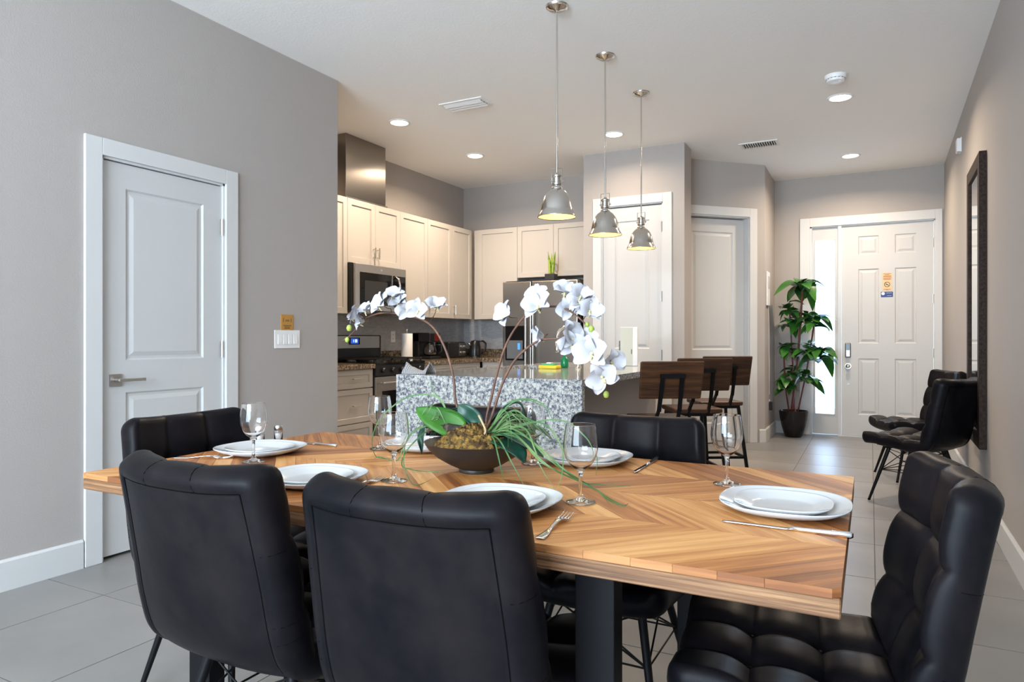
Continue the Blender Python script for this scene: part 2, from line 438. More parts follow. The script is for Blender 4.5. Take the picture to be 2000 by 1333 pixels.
# pantry door
TP = frame((-2.65,6.65,0),(1,0,0),(0,-1,0))
d = dstruct('door_3', TP, .2)
casing(TP, .20, .84, 2.49, .09, d); jamb(TP, .20, .84, 2.49, .1, d)
Td = TP @ Matrix.Translation((.214, -.010, 0)); W = .612
leaf(Td, W, 2.458, .035, [(.125,W-.125,.22,.84),(.125,W-.125,1.04,2.33)], RAISED, DOORW, d, z0=.012)
for z in (.3, .98, 1.56, 2.25): hinge(Td, W+.002, z, d, .008)
m = MB(Td); m.tube([(.07,0,.95),(.07,.012,.95)], .03, 20); m.tube([(.07,.01,.95),(.07,.05,.95)], .010, 12); m.box(.06,.18,.044,.056,.943,.957)
obj('lever_handle', m, NICKELB, d, bev=.002)
# front door with sidelight
T0 = frame((0,8.82,0),(1,0,0),(0,-1,0))
d = dstruct('door_4', T0, .17)
m = MB(T0); m.box(-.745,-.635,0,.018,0,2.565); m.box(-.635,.632,0,.018,2.46,2.565); m.box(.632,RX(8.8)-.018,0,.018,0,2.565)
obj('casing', m, TRIM, d, bev=.003)
m = MB(T0); m.box(-.635,-.615,-.14,0,0,2.46); m.box(-.335,-.30,-.14,.004,0,2.46); m.box(.622,.632,-.14,0,0,2.46); m.box(-.635,.632,-.14,0,2.448,2.46); m.box(-.30,.632,-.14,-.005,0,.012)
obj('jamb', m, TRIM, d)
Td = T0 @ Matrix.Translation((-.297,-.022,0)); W=.915
def px(x): return x+.297
leaf(Td, W, 2.428, .04, [(px(-.125),px(.085),2.105,2.32),(px(.245),px(.455),2.105,2.32),(px(-.125),px(.085),1.085,1.94),(px(.245),px(.455),1.085,1.94),
      (px(-.125),px(.085),.26,.91),(px(.245),px(.455),.26,.91)], RAISED, DOORW, d, z0=.016)
for z in (.98, 1.58, 2.2): hinge(Td, W+.003, z, d, .012)
m = MB(Td); m.box(.036,.098,0,.028,.92,1.09); kp = obj('keypad_lock', m, STEELD, d, bev=.012, seg=3)
m = MB(Td); m.box(.043,.091,.028,.031,1.005,1.082); obj('keypad', m, BLACKG, kp, bev=.008)
m = MB(Td); m.tube([(.067,.03,.965),(.067,.046,.965)], .018, 16); m.box(.062,.072,.045,.052,.948,.982); obj('thumb_turn', m, STEEL, kp)
m = MB(Td); m.tube([(.067,0,.82),(.067,.012,.82)], .031, 24); m.tube([(.067,.012,.82),(.067,.032,.82),(.067,.05,.82),(.067,.058,.82)], [.013,.018,.026,.016], 20)
obj('door_knob', m, CHROME, d, smooth=True, angle=40)
m = MB(Td); m.box(.058,.078,0,.004,.60,.62); obj('small_plate', m, STEELD, d)
m = MB(Td); m.box(0,W,.0,.012,.0,.018); obj('door_sweep', m, STEELD, d)
# sidelight
sl = dstruct('window_1', T0, -.478)
Ts = T0 @ Matrix.Translation((-.612,-.03,0)); W = .274
m = MB(Ts)
leaf(Ts, W, 2.43, .03, [], SHAKER, DOORW, sl, 'kick_panel', z0=.015) if False else None
m.box(0,.022,-.04,0,.015,2.445); m.box(W-.022,W,-.04,0,.015,2.445); m.box(.022,W-.022,-.04,0,.015,.24); m.box(.022,W-.022,-.04,0,2.305,2.445)
obj('sash', m, DOORW, sl)
m = MB(Ts)
for a_, b_, c_, d_ in ((.022,.034,.24,2.305),(W-.034,W-.022,.24,2.305),(.034,W-.034,.24,.254),(.034,W-.034,2.291,2.305)): m.box(a_,b_,-.03,.008,c_,d_)
obj('glazing_bead', m, TRIM, sl, bev=.003)
m = MB(Ts); m.box(.03,W-.03,-.02,-.016,.25,2.295)
THING = mat('window_glass', (1,1,1), 0, trans=1, ior=1.01)
obj('pane', m, THING, sl)
# rear patio opening frame
Tw = frame((.9, YB, 0), (-1,0,0), (0,1,0))
rw = dstruct('window_2', Tw, 2.2)
m = MB(Tw); m.box(.5,.56,-.1,0,0,2.45); m.box(3.94,4.0,-.1,0,0,2.45); m.box(.56,3.94,-.1,0,2.39,2.45); m.box(2.2,2.3,-.1,-.04,0,2.39); m.box(.56,3.94,-.1,-.02,0,.05)
obj('frame', m, TRIM, rw)
# outside: porch slab and low wall, lawn
struct('porch_slab', MB().box(-2.2,2.2,8.98,12.0,-.14,-.03), CONC)
o_ = struct('porch_wall', MB().box(-2.2,2.2,11.9,12.05,-.03,.55), mat('stucco',(.75,.75,.74),.9)); 

# ------------------------------------------------------------------ ceiling fixtures
dl = thing('recessed_light', '', 'light', (0,0,0), 'recessed ceiling lights')
m = MB().lathe([(.095,0),(.095,-.004),(.090,-.008),(.078,-.009),(.074,-.003),(.074,.0)], 40); obj('trim_ring', m, WHITEP, dl, smooth=True)
m = MB().lathe([(.0005,-.0035),(.03,-.0035),(.0745,-.0035)], 32); obj('lens', m, LENS, dl, smooth=True)
lamp = area('lamp', (0,0,-.012), (0,0,0), .13, .13, DOWNLIGHT_W, WARM, dl, 'DISK', radians(155))
spots = [((-3.676,4.865), 'round recessed ceiling light above the stove, left of the other kitchen lights'),
         ((-3.648,6.12), 'round recessed ceiling light nearest the kitchen corner'),
         ((-2.117,6.076), 'round recessed ceiling light in front of the pantry, behind the middle pendant rod'),
         ((-.211,5.976), 'round recessed ceiling light beside the smoke detector'),
         ((-.184,7.939), 'round recessed ceiling light nearest the front door')]
for i, ((x, y), lab) in enumerate(spots):
    if i == 0: dl.location = (x,y,H); dl['label'] = lab
    else:
        q = dup(dl, None, (x,y,H), 0, lab)
        if i == 2:
            for ch in q.children:
                if ch.type == 'LIGHT': ch.data = ch.data.copy(); ch.data.energy = DOWNLIGHT_W*.4

def vent(name, label, cx, cy, lx, ly, n, louv):
    v = thing(name, label, 'vent', (cx,cy,H))
    m = MB(); t = .028
    for q in ((cx-lx/2,cx+lx/2,cy-ly/2,cy-ly/2+t),(cx-lx/2,cx+lx/2,cy+ly/2-t,cy+ly/2),(cx-lx/2,cx-lx/2+t,cy-ly/2+t,cy+ly/2-t),(cx+lx/2-t,cx+lx/2,cy-ly/2+t,cy+ly/2-t)):
        m.box(q[0],q[1],q[2],q[3],H-.008,H)
    obj('frame', m, WHITEP, v, bev=.002)
    obj('backing', MB().box(cx-lx/2+t,cx+lx/2-t,cy-ly/2+t,cy+ly/2-t,H-.002,H), mat('vent_dark',(.05,.05,.05),.9), v)
    for k in range(n):
        m = MB()
        if louv == 'x':
            x = cx-lx/2+t+(lx-2*t)*(k+.5)/n
            m.bar((x,cy-ly/2+t,H-.010),(x,cy+ly/2-t,H-.010),.005,.012,(0,0,1))
        else:
            y = cy-ly/2+t+(ly-2*t)*(k+.5)/n
            m.bar((cx-lx/2+t,y,H-.014),(cx+lx/2-t,y,H-.014),.045,.002,(0,.35,1))
        obj('louver', m, WHITEP, v)
vent('air_vent', 'white rectangular air vent with curved blades above the kitchen cabinets', -2.91, 4.73, .40, .19, 3, 'y')
vent('air_vent', 'white ceiling grille with dark slots above the hall', -.966, 7.06, .36, .22, 14, 'x')

sd = thing('smoke_detector', 'round white smoke detector on the ceiling', 'detector', (-.223,5.47,H))
m = MB().lathe([(.001,-.05),(.045,-.05),(.058,-.044),(.062,-.03),(.070,-.026),(.074,-.010),(.074,0)], 40, (-.223,5.47,H)); obj('housing', m, WHITEP, sd, smooth=True, angle=35)
m = MB()
for k in range(16):
    q = 2*pi*k/16; m.box(-.223+.0625*cos(q)-.004,-.223+.0625*cos(q)+.004,5.47+.0625*sin(q)-.004,5.47+.0625*sin(q)+.004,H-.030,H-.026)
obj('vent_slots', m, BLACKP, sd)
m = MB().lathe([(.001,-.053),(.010,-.053),(.011,-.05)], 16, (-.223+.03,5.47-.02,H)); obj('test_button', m, BLUEP if False else WHITEP, sd)
y = 6.95; x = RX(y)
se = thing('wall_sensor', 'small white plastic sensor box high on the right wall', 'sensor', (x,y,2.73))
obj('cover', MB().box(x-.035,x,y-.05,y+.05,2.735,2.85), WHITEP, se, bev=.008, seg=3)
obj('base_plate', MB().box(x-.006,x,y-.055,y+.055,2.73,2.855), WHITEP, se)

# pendants
def pendant():
    t = thing('pendant_light', '', 'lamp', (0,0,0), 'pendant lights over the island')
    obj('canopy', MB().lathe([(.001,-.030),(.012,-.030),(.018,-.024),(.045,-.020),(.052,-.012),(.062,-.010),(.066,0)], 36), NICKEL, t, smooth=True, angle=50)
    obj('rod', MB().tube([(0,0,-.028),(0,0,-.955)], .0052, 10), NICKEL, t, smooth=True, angle=60)
    so = obj('socket', MB().lathe([(.001,-.955),(.010,-.955),(.012,-.962),(.022,-.966),(.027,-.972),(.027,-.980),(.022,-.984),(.0225,-1.012),(.028,-1.016),(.028,-1.026),(.0235,-1.030),(.030,-1.040),(.030,-1.050)], 28), NICKEL, t, smooth=True, angle=35)
    m = MB(); m.tube([(-.03,0,-1.02),(-.03,0,-.93),(.03,0,-.93),(.03,0,-1.02)], .0026, 6); m.tube([(-.038,0,-1.003),(-.024,0,-1.003)], .005, 8); m.tube([(.024,0,-1.003),(.040,0,-1.003)], .005, 8)
    obj('yoke', m, NICKELB, so)
    prof = [(.030,-1.050),(.036,-1.054),(.052,-1.066),(.068,-1.086),(.080,-1.112),(.088,-1.142),(.093,-1.166),(.0955,-1.178),(.1075,-1.196),(.110,-1.206)]
    obj('shade', MB().lathe(prof, 48), NICKEL, t, smooth=True)
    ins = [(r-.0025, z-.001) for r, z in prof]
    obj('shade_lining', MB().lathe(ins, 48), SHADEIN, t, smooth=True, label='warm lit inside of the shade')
    obj('rim', MB().lathe([(.108,-1.203),(.112,-1.206),(.112,-1.210),(.1065,-1.210),(.108,-1.203)], 48), NICKEL, t, smooth=True)
    obj('bulb', MB().lathe([(.001,-1.165),(.015,-1.162),(.026,-1.150),(.030,-1.132),(.026,-1.110),(.015,-1.085),(.013,-1.05)], 20), BULB, t, smooth=True)
    return t
p0 = pendant()
for i, ((x, y), lab) in enumerate([((-1.589,3.58),'nickel dome pendant lamp hanging nearest, largest of the three'), ((-1.581,4.36),'nickel dome pendant lamp hanging between the two others'), ((-1.573,5.15),'nickel dome pendant lamp hanging farthest, closest to the pantry door')]):
    if i == 0: p0.location = (x,y,H); p0['label'] = lab
    else: dup(p0, None, (x,y,H), 0, lab)
p0.rotation_euler = (0,0,.45)

# ------------------------------------------------------------------ kitchen cabinets
XF = -4.28; XB = -3.98
def pull(T, x, z, vert, parent, L_=.11, y0=.0):
    m = MB(T); r = .0055
    if vert:
        m.tube([(x,y0+.03,z-L_/2),(x,y0+.03,z+L_/2)], r, 8); 
        for q in (-.35,.35): m.tube([(x,y0,z+q*L_),(x,y0+.03,z+q*L_)], r*.8, 8)
    else:
        m.tube([(x-L_/2,y0+.03,z),(x+L_/2,y0+.03,z)], r, 8)
        for q in (-.35,.35): m.tube([(x+q*L_,y0,z),(x+q*L_,y0+.03,z)], r*.8, 8)
    obj('handle', m, NICKELB, parent)
def cabinet(name, label, T, w, z0, z1, depth, fronts, group, gap=.002, stile=.055):
    """fronts: list (a,b,c,d,kind,handle) in local coordinates; handle (x,z,vert)"""
    c = thing(name, label, 'cabinet', tuple(T @ Vector((w/2,-depth/2,z0))), group)
    obj('carcass', MB(T).box(0,w,-depth,-.021,z0,z1), CAB, c)
    for a, b, e, f, kind, h in fronts:
        Td = T
        nm = 'door' if kind == 'door' else 'drawer'
        st = min(stile, (b-a)*.3, (f-e)*.3)
        pa = [(a+st, b-st, e+st, f-st)]
        # leaf uses local coords starting at 0
        T2 = T @ Matrix.Translation((a+gap,0,0)); w2 = b-a-2*gap
        lo = leaf(T2, w2, f-e-2*gap, .019, [(st,w2-st,e+gap+st,f-gap-st)], SHAKER, CAB, c, nm, 'door_panel' if nm=='door' else 'drawer_panel', z0=e+gap)
        if h: pull(T, h[0], h[1], h[2], lo)
    return c
def TLc(y): return frame((XF, y, 0), (0,1,0), (1,0,0))
G = 'wall cabinets over the kitchen counter'
zt = 2.45
y = 4.30; cabinet('wall_cabinet', 'white wall cabinet beside the dining wall, mostly hidden, left of the microwave', TLc(y), .58, 1.372, zt, .32, [(0,.58,1.372,zt,'door',None)], G)
y = 4.88; cabinet('wall_cabinet', 'short white two-door wall cabinet directly above the microwave', TLc(y), .80, 1.85, zt, .32, [(0,.40,1.85,zt,'door',(.37,1.97,1)),(.40,.80,1.85,zt,'door',(.43,1.97,1))], G)
y = 5.68; cabinet('wall_cabinet', 'tall white two-door wall cabinet right of the microwave', TLc(y), .98, 1.372, zt, .32, [(0,.49,1.372,zt,'door',(.46,1.50,1)),(.49,.98,1.372,zt,'door',(.52,1.50,1))], G)
y = 6.66; cabinet('wall_cabinet', 'white wall cabinet door at the inner corner of the kitchen', TLc(y), .44, 1.372, zt, .32, [(0,.44,1.372,zt,'door',(.035,1.47,1))], G)
YF = 7.11
def TBc(x): return frame((x, YF, 0), (1,0,0), (0,-1,0))
cabinet('wall_cabinet', 'white wall cabinet on the back wall, left of the refrigerator', TBc(-4.26), .595, 1.372, zt, .32, [(.06,.595,1.372,zt,'door',None)], G)
cabinet('wall_cabinet', 'short white two-door wall cabinet above the refrigerator', TBc(-3.665), 1.01, 1.85, zt, .32, [(0,.465,1.85,zt,'door',(.435,1.95,1)),(.465,.93,1.85,zt,'door',(.50,1.95,1))], G)
# duct cover above cabinets
hd = thing('duct_cover', 'tall stainless steel duct box on top of the wall cabinets', 'duct cover', (-4.44,5.18,2.45))
obj('duct', MB().box(-4.6,-4.30,4.88,5.464,2.452,3.049), STEELF, hd, bev=.002)
obj('flange', MB().box(-4.6,-4.285,4.865,5.478,2.451,2.462), STEELD, hd)
obj('corner_seam', MB().box(-4.3025,-4.299,4.877,4.881,2.462,3.049), STEELD, hd)

# base cabinets
def TBb(y): return frame((XB, y, 0), (0,1,0), (1,0,0))
GB = 'base cabinets under the kitchen counter'
T = TBb(4.33)
cabinet('drawer_cabinet', 'white base cabinet with three drawers left of the stove', T, .545, .10, .872, .60, [(0,.545,.705,.870,'drawer',(.31,.79,0)),(0,.545,.402,.70,'drawer',(.31,.553,0)),(0,.545,.105,.398,'drawer',(.31,.25,0))], GB, stile=.045)
obj_ = cabinet('drawer_cabinet', 'white base cabinet between the dining wall and the three-drawer unit', TBb(3.90), .43, .10, .872, .60, [(0,.43,.105,.870,'door',None)], GB)
cabinet('base_cabinet', 'white base cabinet right of the stove', TBb(5.66), 1.14, .10, .872, .60, [(0,.57,.705,.870,'drawer',(.28,.79,0)),(0,.57,.105,.70,'door',(.52,.62,1)),(.57,1.13,.705,.870,'drawer',(.85,.79,0)),(.57,1.13,.105,.70,'door',(.62,.62,1))], GB, stile=.045)
T = frame((XB-.0, 6.82, 0), (1,0,0), (0,-1,0))
cabinet('base_cabinet', 'narrow white base cabinet beside the refrigerator', T, .335, .10, .872, .60, [(0.02,.335,.705,.870,'drawer',(.17,.79,0)),(0.02,.335,.105,.70,'door',(.05,.62,1))], GB, stile=.045)
obj_k = MB(); obj_k.box(-4.6,-4.04,3.87,4.875,0,.10); obj_k.box(-4.6,-4.04,5.66,7.43,0,.10); obj_k.box(-4.04,-3.645,6.88,7.43,0,.10)
tag(obj('toe_kick', obj_k, mat('toe_kick',(.5,.47,.43),.6)), 'cream recessed toe kick under the base cabinets', 'toe kick')
ct = tag(obj('worktop', MB().box(-4.6,-3.95,3.866,4.878,.873,.914), GRANB, bev=.004), 'brown granite worktop left of the stove', 'worktop')
obj('upstand', MB().box(-4.6,-4.58,3.866,4.878,.914,1.01), GRANB, ct)
m = MB(); m.box(-4.6,-3.95,5.655,7.43,.873,.914); m.box(-3.95,-3.645,6.79,7.43,.873,.914)
ct = tag(obj('worktop', m, GRANB), 'brown granite corner worktop between the stove and refrigerator', 'worktop')
m = MB(); m.box(-4.6,-4.58,5.655,7.43,.914,1.01); m.box(-4.58,-3.645,7.41,7.43,.914,1.01)
obj('upstand', m, GRANB, ct)
# backsplash tiles (real thin panel with running-bond relief in the material)
BS = mat('backsplash', (.40,.40,.40), .2); N_, L_, b_ = nodes(BS)
br = N_.new('ShaderNodeTexBrick'); tcn = N_.new('ShaderNodeTexCoord'); mpn = N_.new('ShaderNodeMapping')
sxyz = N_.new('ShaderNodeSeparateXYZ'); cxyz = N_.new('ShaderNodeCombineXYZ'); adn = N_.new('ShaderNodeMath'); adn.operation = 'ADD'
L_.new(tcn.outputs['Object'], sxyz.inputs[0]); L_.new(sxyz.outputs[0], adn.inputs[0]); L_.new(sxyz.outputs[1], adn.inputs[1])
L_.new(adn.outputs[0], cxyz.inputs[0]); L_.new(sxyz.outputs[2], cxyz.inputs[1]); L_.new(cxyz.outputs[0], br.inputs['Vector'])
br.inputs['Scale'].default_value = 12; br.inputs['Color1'].default_value = (.45,.45,.46,1); br.inputs['Color2'].default_value = (.36,.37,.39,1); br.inputs['Mortar'].default_value = (.50,.49,.47,1); br.inputs['Mortar Size'].default_value = .012; br.inputs['Row Height'].default_value = .2
L_.new(br.outputs['Color'], b_.inputs['Base Color'])
m = MB(); m.box(-4.6,-4.592,3.87,7.43,1.01,1.372); m.box(-4.6,-4.592,4.88,5.655,.9,1.01); m.box(-4.592,-3.64,7.422,7.43,1.01,1.372)
struct('trim_1', m, BS)

# ------------------------------------------------------------------ stove
y0, y1 = 4.886, 5.647
st = thing('stove', 'stainless steel gas stove with black grates and a blue clock display', 'stove', (-4.25,5.27,0))
obj('body', MB().box(-4.57,-3.985,y0,y1,.03,.90), BLACKP, st)
obj('cooktop', MB().box(-4.57,-3.95,y0,y1,.90,.922), BLACKG, st, bev=.003)
bgd = obj('backguard', MB().box(-4.575,-4.50,y0,y1,.92,1.175), BLACKP, st, bev=.010, seg=3)
obj('control_panel', MB().box(-4.501,-4.493,y0+.02,y1-.035,1.045,1.165), STEEL, bgd, bev=.002)
obj('clock_display', MB().box(-4.494,-4.489,5.14,5.30,1.082,1.15), BLACKG, bgd)
obj('clock_window', MB().box(-4.490,-4.487,5.165,5.275,1.092,1.142), DISPLAY, bgd, label='blue lit clock window')
m = MB()
for q in (5.200,5.226,5.248): m.box(-4.488,-4.4855,q,q+.004,1.106,1.130)
m.box(-4.488,-4.4855,5.226,5.25,1.128,1.131); m.box(-4.488,-4.4855,5.226,5.25,1.117,1.119); m.box(-4.488,-4.4855,5.226,5.25,1.105,1.108)
obj('clock_digits', m, DIGIT, bgd)
for k in range(3):
    c = y0+.13+.25*k; m = MB()
    for q in (-.11,0,.11): m.box(-4.47,-3.97,c+q-.005,c+q+.005,.945,.957)
    for q in (-4.47,-4.30,-4.14,-3.975): m.box(q-.005,q+.005,c-.115,c+.115,.942,.954)
    for q in (-4.45,-3.99):
        for r in (-.11,.11): m.box(q-.006,q+.006,c+r-.006,c+r+.006,.922,.945)
    obj('grate', m, IRON, st)
for k, (bx, by) in enumerate([(-4.36,5.02),(-4.09,5.02),(-4.23,5.27),(-4.36,5.51),(-4.09,5.51)]):
    obj('burner', MB().lathe([(.001,.02),(.03,.02),(.035,.014),(.045,.012),(.048,0)], 20, (bx,by,.922)), IRON, st)
obj('control_strip', MB().box(-3.985,-3.955,y0,y1,.80,.90), BLACKP, st, bev=.004)
for k in range(5):
    yy = y0+.10+k*.14; obj('knob', MB().tube([(-3.955,yy,.85),(-3.935,yy,.85),(-3.925,yy,.85)], [.024,.024,.018], 16), BLACKP, st)
ov = obj('oven_door', MB().box(-3.985,-3.955,y0+.004,y1-.004,.25,.79), STEEL, st, bev=.004)
obj('oven_window', MB().box(-3.956,-3.953,y0+.09,y1-.09,.33,.66), BLACKG, ov)
m = MB(); m.tube([(-3.915,y0+.05,.735),(-3.915,y1-.05,.735)], .012, 10); m.tube([(-3.956,y0+.08,.735),(-3.915,y0+.08,.735)], .008, 8); m.tube([(-3.956,y1-.08,.735),(-3.915,y1-.08,.735)], .008, 8)
obj('oven_handle', m, STEEL, ov, smooth=True, angle=50)
obj('storage_drawer', MB().box(-3.985,-3.957,y0+.004,y1-.004,.06,.24), STEEL, st, bev=.004)
# ------------------------------------------------------------------ microwave
mw = thing('microwave', 'stainless steel over-the-range microwave with dark glass door', 'microwave', (-4.43,5.3,1.40))
obj('body', MB().box(-4.598,-4.235,4.884,5.676,1.40,1.845), BLACKP, mw)
dr = obj('door', MB().box(-4.235,-4.205,4.90,5.676,1.405,1.843), STEEL, mw, bev=.004)
obj('door_window', MB().box(-4.206,-4.202,4.965,5.44,1.46,1.765), BLACKG, dr)
obj('inner_window', MB().box(-4.2025,-4.2005,5.03,5.37,1.50,1.69), mat('perforated_screen',(.03,.03,.03),.25), dr)
obj('keypad_panel', MB().box(-4.206,-4.2015,5.46,5.66,1.46,1.765), BLACKG, dr)
m = MB(); m.tube([(-4.205,5.50,1.46),(-4.165,5.50,1.49),(-4.150,5.50,1.55),(-4.147,5.50,1.61),(-4.150,5.50,1.67),(-4.165,5.50,1.73),(-4.205,5.50,1.755)], .011, 10)
obj('door_handle', m, CHROME, dr, smooth=True)
obj('badge', MB().tube([(-4.205,5.28,1.802),(-4.2025,5.28,1.802)], .011, 16), CHROME, dr)

# ------------------------------------------------------------------ refrigerator
fr = thing('refrigerator', 'stainless steel french door refrigerator with a water dispenser', 'refrigerator', (-3.15,7.05,0))
fx0, fx1 = -3.612, -2.718
obj('cabinet', MB().box(fx0+.01,fx1-.0,6.74,7.41,.02,1.755), mat('fridge_side',(.10,.095,.09),.4,.6), fr, bev=.004)
xm = -3.258
ld = obj('left_door', MB().box(fx0,xm-.003,6.655,6.735,.62,1.765), STEELF, fr, bev=.010, seg=3)
rd = obj('right_door', MB().box(xm+.003,fx1,6.655,6.735,.62,1.765), STEELF, fr, bev=.010, seg=3)
fz = obj('freezer_drawer', MB().box(fx0,fx1,6.655,6.735,.05,.61), STEELF, fr, bev=.010, seg=3)
for x, par in ((xm-.045,ld),(xm+.045,rd)):
    m = MB(); m.tube([(x,6.60,.72),(x,6.60,1.52)], .013, 12)
    for z in (.76,1.48): m.tube([(x,6.655,z),(x,6.60,z)], .009, 8)
    obj('handle', m, STEEL, par, smooth=True, angle=50)
m = MB(); m.tube([(fx0+.1,6.60,.55),(fx1-.1,6.60,.55)], .013, 12)
for x in (fx0+.14,fx1-.14): m.tube([(x,6.655,.55),(x,6.60,.55)], .009, 8)
obj('handle', m, STEEL, fz, smooth=True, angle=50)
obj('water_dispenser', MB().box(-3.575,-3.34,6.650,6.658,.90,1.28), BLACKG, ld, bev=.002)
obj('dispenser_recess', MB().box(-3.555,-3.36,6.646,6.652,.92,1.12), mat('dispenser_grey',(.12,.13,.14),.3), ld)
obj('dispenser_light', MB().box(-3.42,-3.39,6.643,6.647,1.02,1.09), mat('blue_light',(.05,.2,.6),.3,emit=(.1,.35,1),es=.5), ld)
obj('top_hinge_cover', MB().box(fx0+.02,fx1-.02,6.70,7.30,1.755,1.775), BLACKP, fr)
# snake plant on fridge
sp = thing('snake_plant', 'small yellow-green spiky plant in a black pot on the refrigerator', 'plant', (-3.11,6.85,1.775))
obj('pot', MB().box(-3.165,-3.055,6.795,6.905,1.776,1.852), BLKCER, sp, bev=.004)
random.seed(4)
for k in range(11):
    q = random.uniform(0,2*pi); r = random.uniform(0,.035); hh = random.uniform(.16,.27); ln = random.uniform(.0,.05)
    bx, by = -3.11+r*cos(q), 6.85+r*sin(q); tq = random.uniform(0,pi)
    def fn(i,j,bx=bx,by=by,q=q,hh=hh,ln=ln,tq=tq):
        wd = .016*(1-i**3)*(.75+.5*i); s = (j-.5)*2
        return (bx+ln*i*i*cos(q)+wd*s*cos(tq), by+ln*i*i*sin(q)+wd*s*sin(tq)+.004*(1-s*s), 1.845+hh*i)
    obj('leaf', MB().grid(fn,8,2), SNAKE, sp, smooth=True, solid=.002)

# ------------------------------------------------------------------ counter appliances
def at(y, x=-4.38): return (x, y)
# paper towel
x,y = -4.33,5.86
pt = thing('paper_towel_roll', 'white paper towel roll on a metal stand right of the stove', 'paper towel', (x,y,.914))
obj('stand', MB().lathe([(.001,.012),(.07,.012),(.075,.006),(.075,0)],28,(x,y,.914)).tube([(x,y,.92),(x,y,1.235)],.005,8), CHROME, pt)
obj('roll', MB().lathe([(.02,.014),(.058,.014),(.060,.02),(.060,.275),(.058,.28),(.02,.28),(.02,.014)],32,(x,y,.914)), PAPER, pt, smooth=True, angle=40)
obj('finial', MB().lathe([(.001,.33),(.008,.328),(.010,.32),(.006,.31)],12,(x,y,.914)), CHROME, pt)
# coffee maker
y=6.26; x=-4.36
cm = thing('coffee_maker', 'black drip coffee maker with glass carafe', 'coffee maker', (x,y,.914))
obj('base', MB().box(x-.12,x+.13,y-.10,y+.10,.915,.945), BLACKP, cm, bev=.008)
obj('tower', MB().box(x-.12,x-.03,y-.10,y+.10,.945,1.20), BLACKP, cm, bev=.008)
obj('brew_head', MB().box(x-.12,x+.12,y-.10,y+.10,1.10,1.205), BLACKP, cm, bev=.012, seg=3)
obj('control_face', MB().box(x+.118,x+.124,y-.02,y+.085,1.115,1.19), REDW, cm)
obj('water_gauge', MB().box(x+.02,x+.10,y+.099,y+.102,1.12,1.19), REDW, cm)
cg = obj('carafe', MB().lathe([(.045,0),(.066,.012),(.072,.05),(.066,.09),(.045,.125),(.042,.135),(.040,.135),(.043,.12),(.063,.088),(.069,.05),(.063,.015),(.001,.004)],28,(x+.05,y,.947)), GLASS, cm, smooth=True)
obj('carafe_lid', MB().lathe([(.001,.15),(.03,.15),(.045,.14),(.045,.128)],20,(x+.05,y,.947)), BLACKP, cg)
m = MB().tube([(x+.10,y+.03,1.07),(x+.15,y+.07,1.07),(x+.155,y+.075,1.0),(x+.12,y+.05,.975)],.008,8); obj('carafe_handle', m, BLACKP, cg, smooth=True)
# toaster
y=6.78; x=-4.37
tt = thing('toaster', 'long black four-slice toaster with chrome knobs', 'toaster', (x,y,.914))
obj('body', MB().box(x-.10,x+.10,y-.20,y+.17,.925,1.10), BLACKP, tt, bev=.02, seg=3)
obj('face_plate', MB().box(x+.099,x+.104,y+.02,y+.16,.935,1.085), STEELD, tt)
m = MB(); m.box(x-.06,x-.03,y-.17,y+.14,1.098,1.102); m.box(x+.03,x+.06,y-.17,y+.14,1.098,1.102); obj('slot', m, IRON, tt)
for a_,b_2 in ((.055,.975),(.125,.975),(.055,1.045),(.125,1.045)):
    obj('knob', MB().tube([(x+.103,y+a_,b_2),(x+.122,y+a_,b_2)],.014,14), KNOB, tt)
# kettle
y=7.08; x=-4.22
kt = thing('kettle', 'steel and black electric kettle in the counter corner', 'kettle', (x,y,.914))
obj('base', MB().lathe([(.001,.018),(.07,.018),(.075,.008),(.075,0)],28,(x,y,.914)), BLACKP, kt)
obj('jug', MB().lathe([(.072,.02),(.074,.06),(.066,.13),(.056,.18),(.052,.185)],32,(x,y,.914)), BLACKP, kt, smooth=True)
obj('lid', MB().lathe([(.053,.183),(.050,.195),(.035,.203),(.001,.206)],24,(x,y,.914)), BLACKP, kt, smooth=True)
obj('handle', MB().tube([(x+.03,y+.03,1.105),(x+.065,y+.075,1.11),(x+.09,y+.10,1.08),(x+.085,y+.095,1.0),(x+.055,y+.058,.955)],.012,10), BLACKP, kt, smooth=True)
obj('spout', MB().tube([(x-.02,y-.05,1.05),(x-.045,y-.085,1.085)],[.02,.012],10), STEELD, kt, smooth=True)
m = MB(); m.lathe([(.001,0),(.013,.0),(.0135,.002)],16); 
vs=[(x+.0695,y-.045,1.0)]+[(x+.070-.004*abs(sin(2*pi*k/20)),y-.045+.012*cos(2*pi*k/20),1.0+.062*sin(2*pi*k/20)) for k in range(20)]
q_=[Vector((x+.078*cos(-.55+.15*cos(2*pi*k/20)),y+.078*sin(-.55+.15*cos(2*pi*k/20)),1.0+.065*sin(2*pi*k/20))) for k in range(20)]
obj('water_gauge', MB().add([Vector((x+.079*cos(-.55),y+.079*sin(-.55),1.0))]+q_,[(0,1+k,1+(k+1)%20) for k in range(20)]), KNOB, kt, solid=.003)
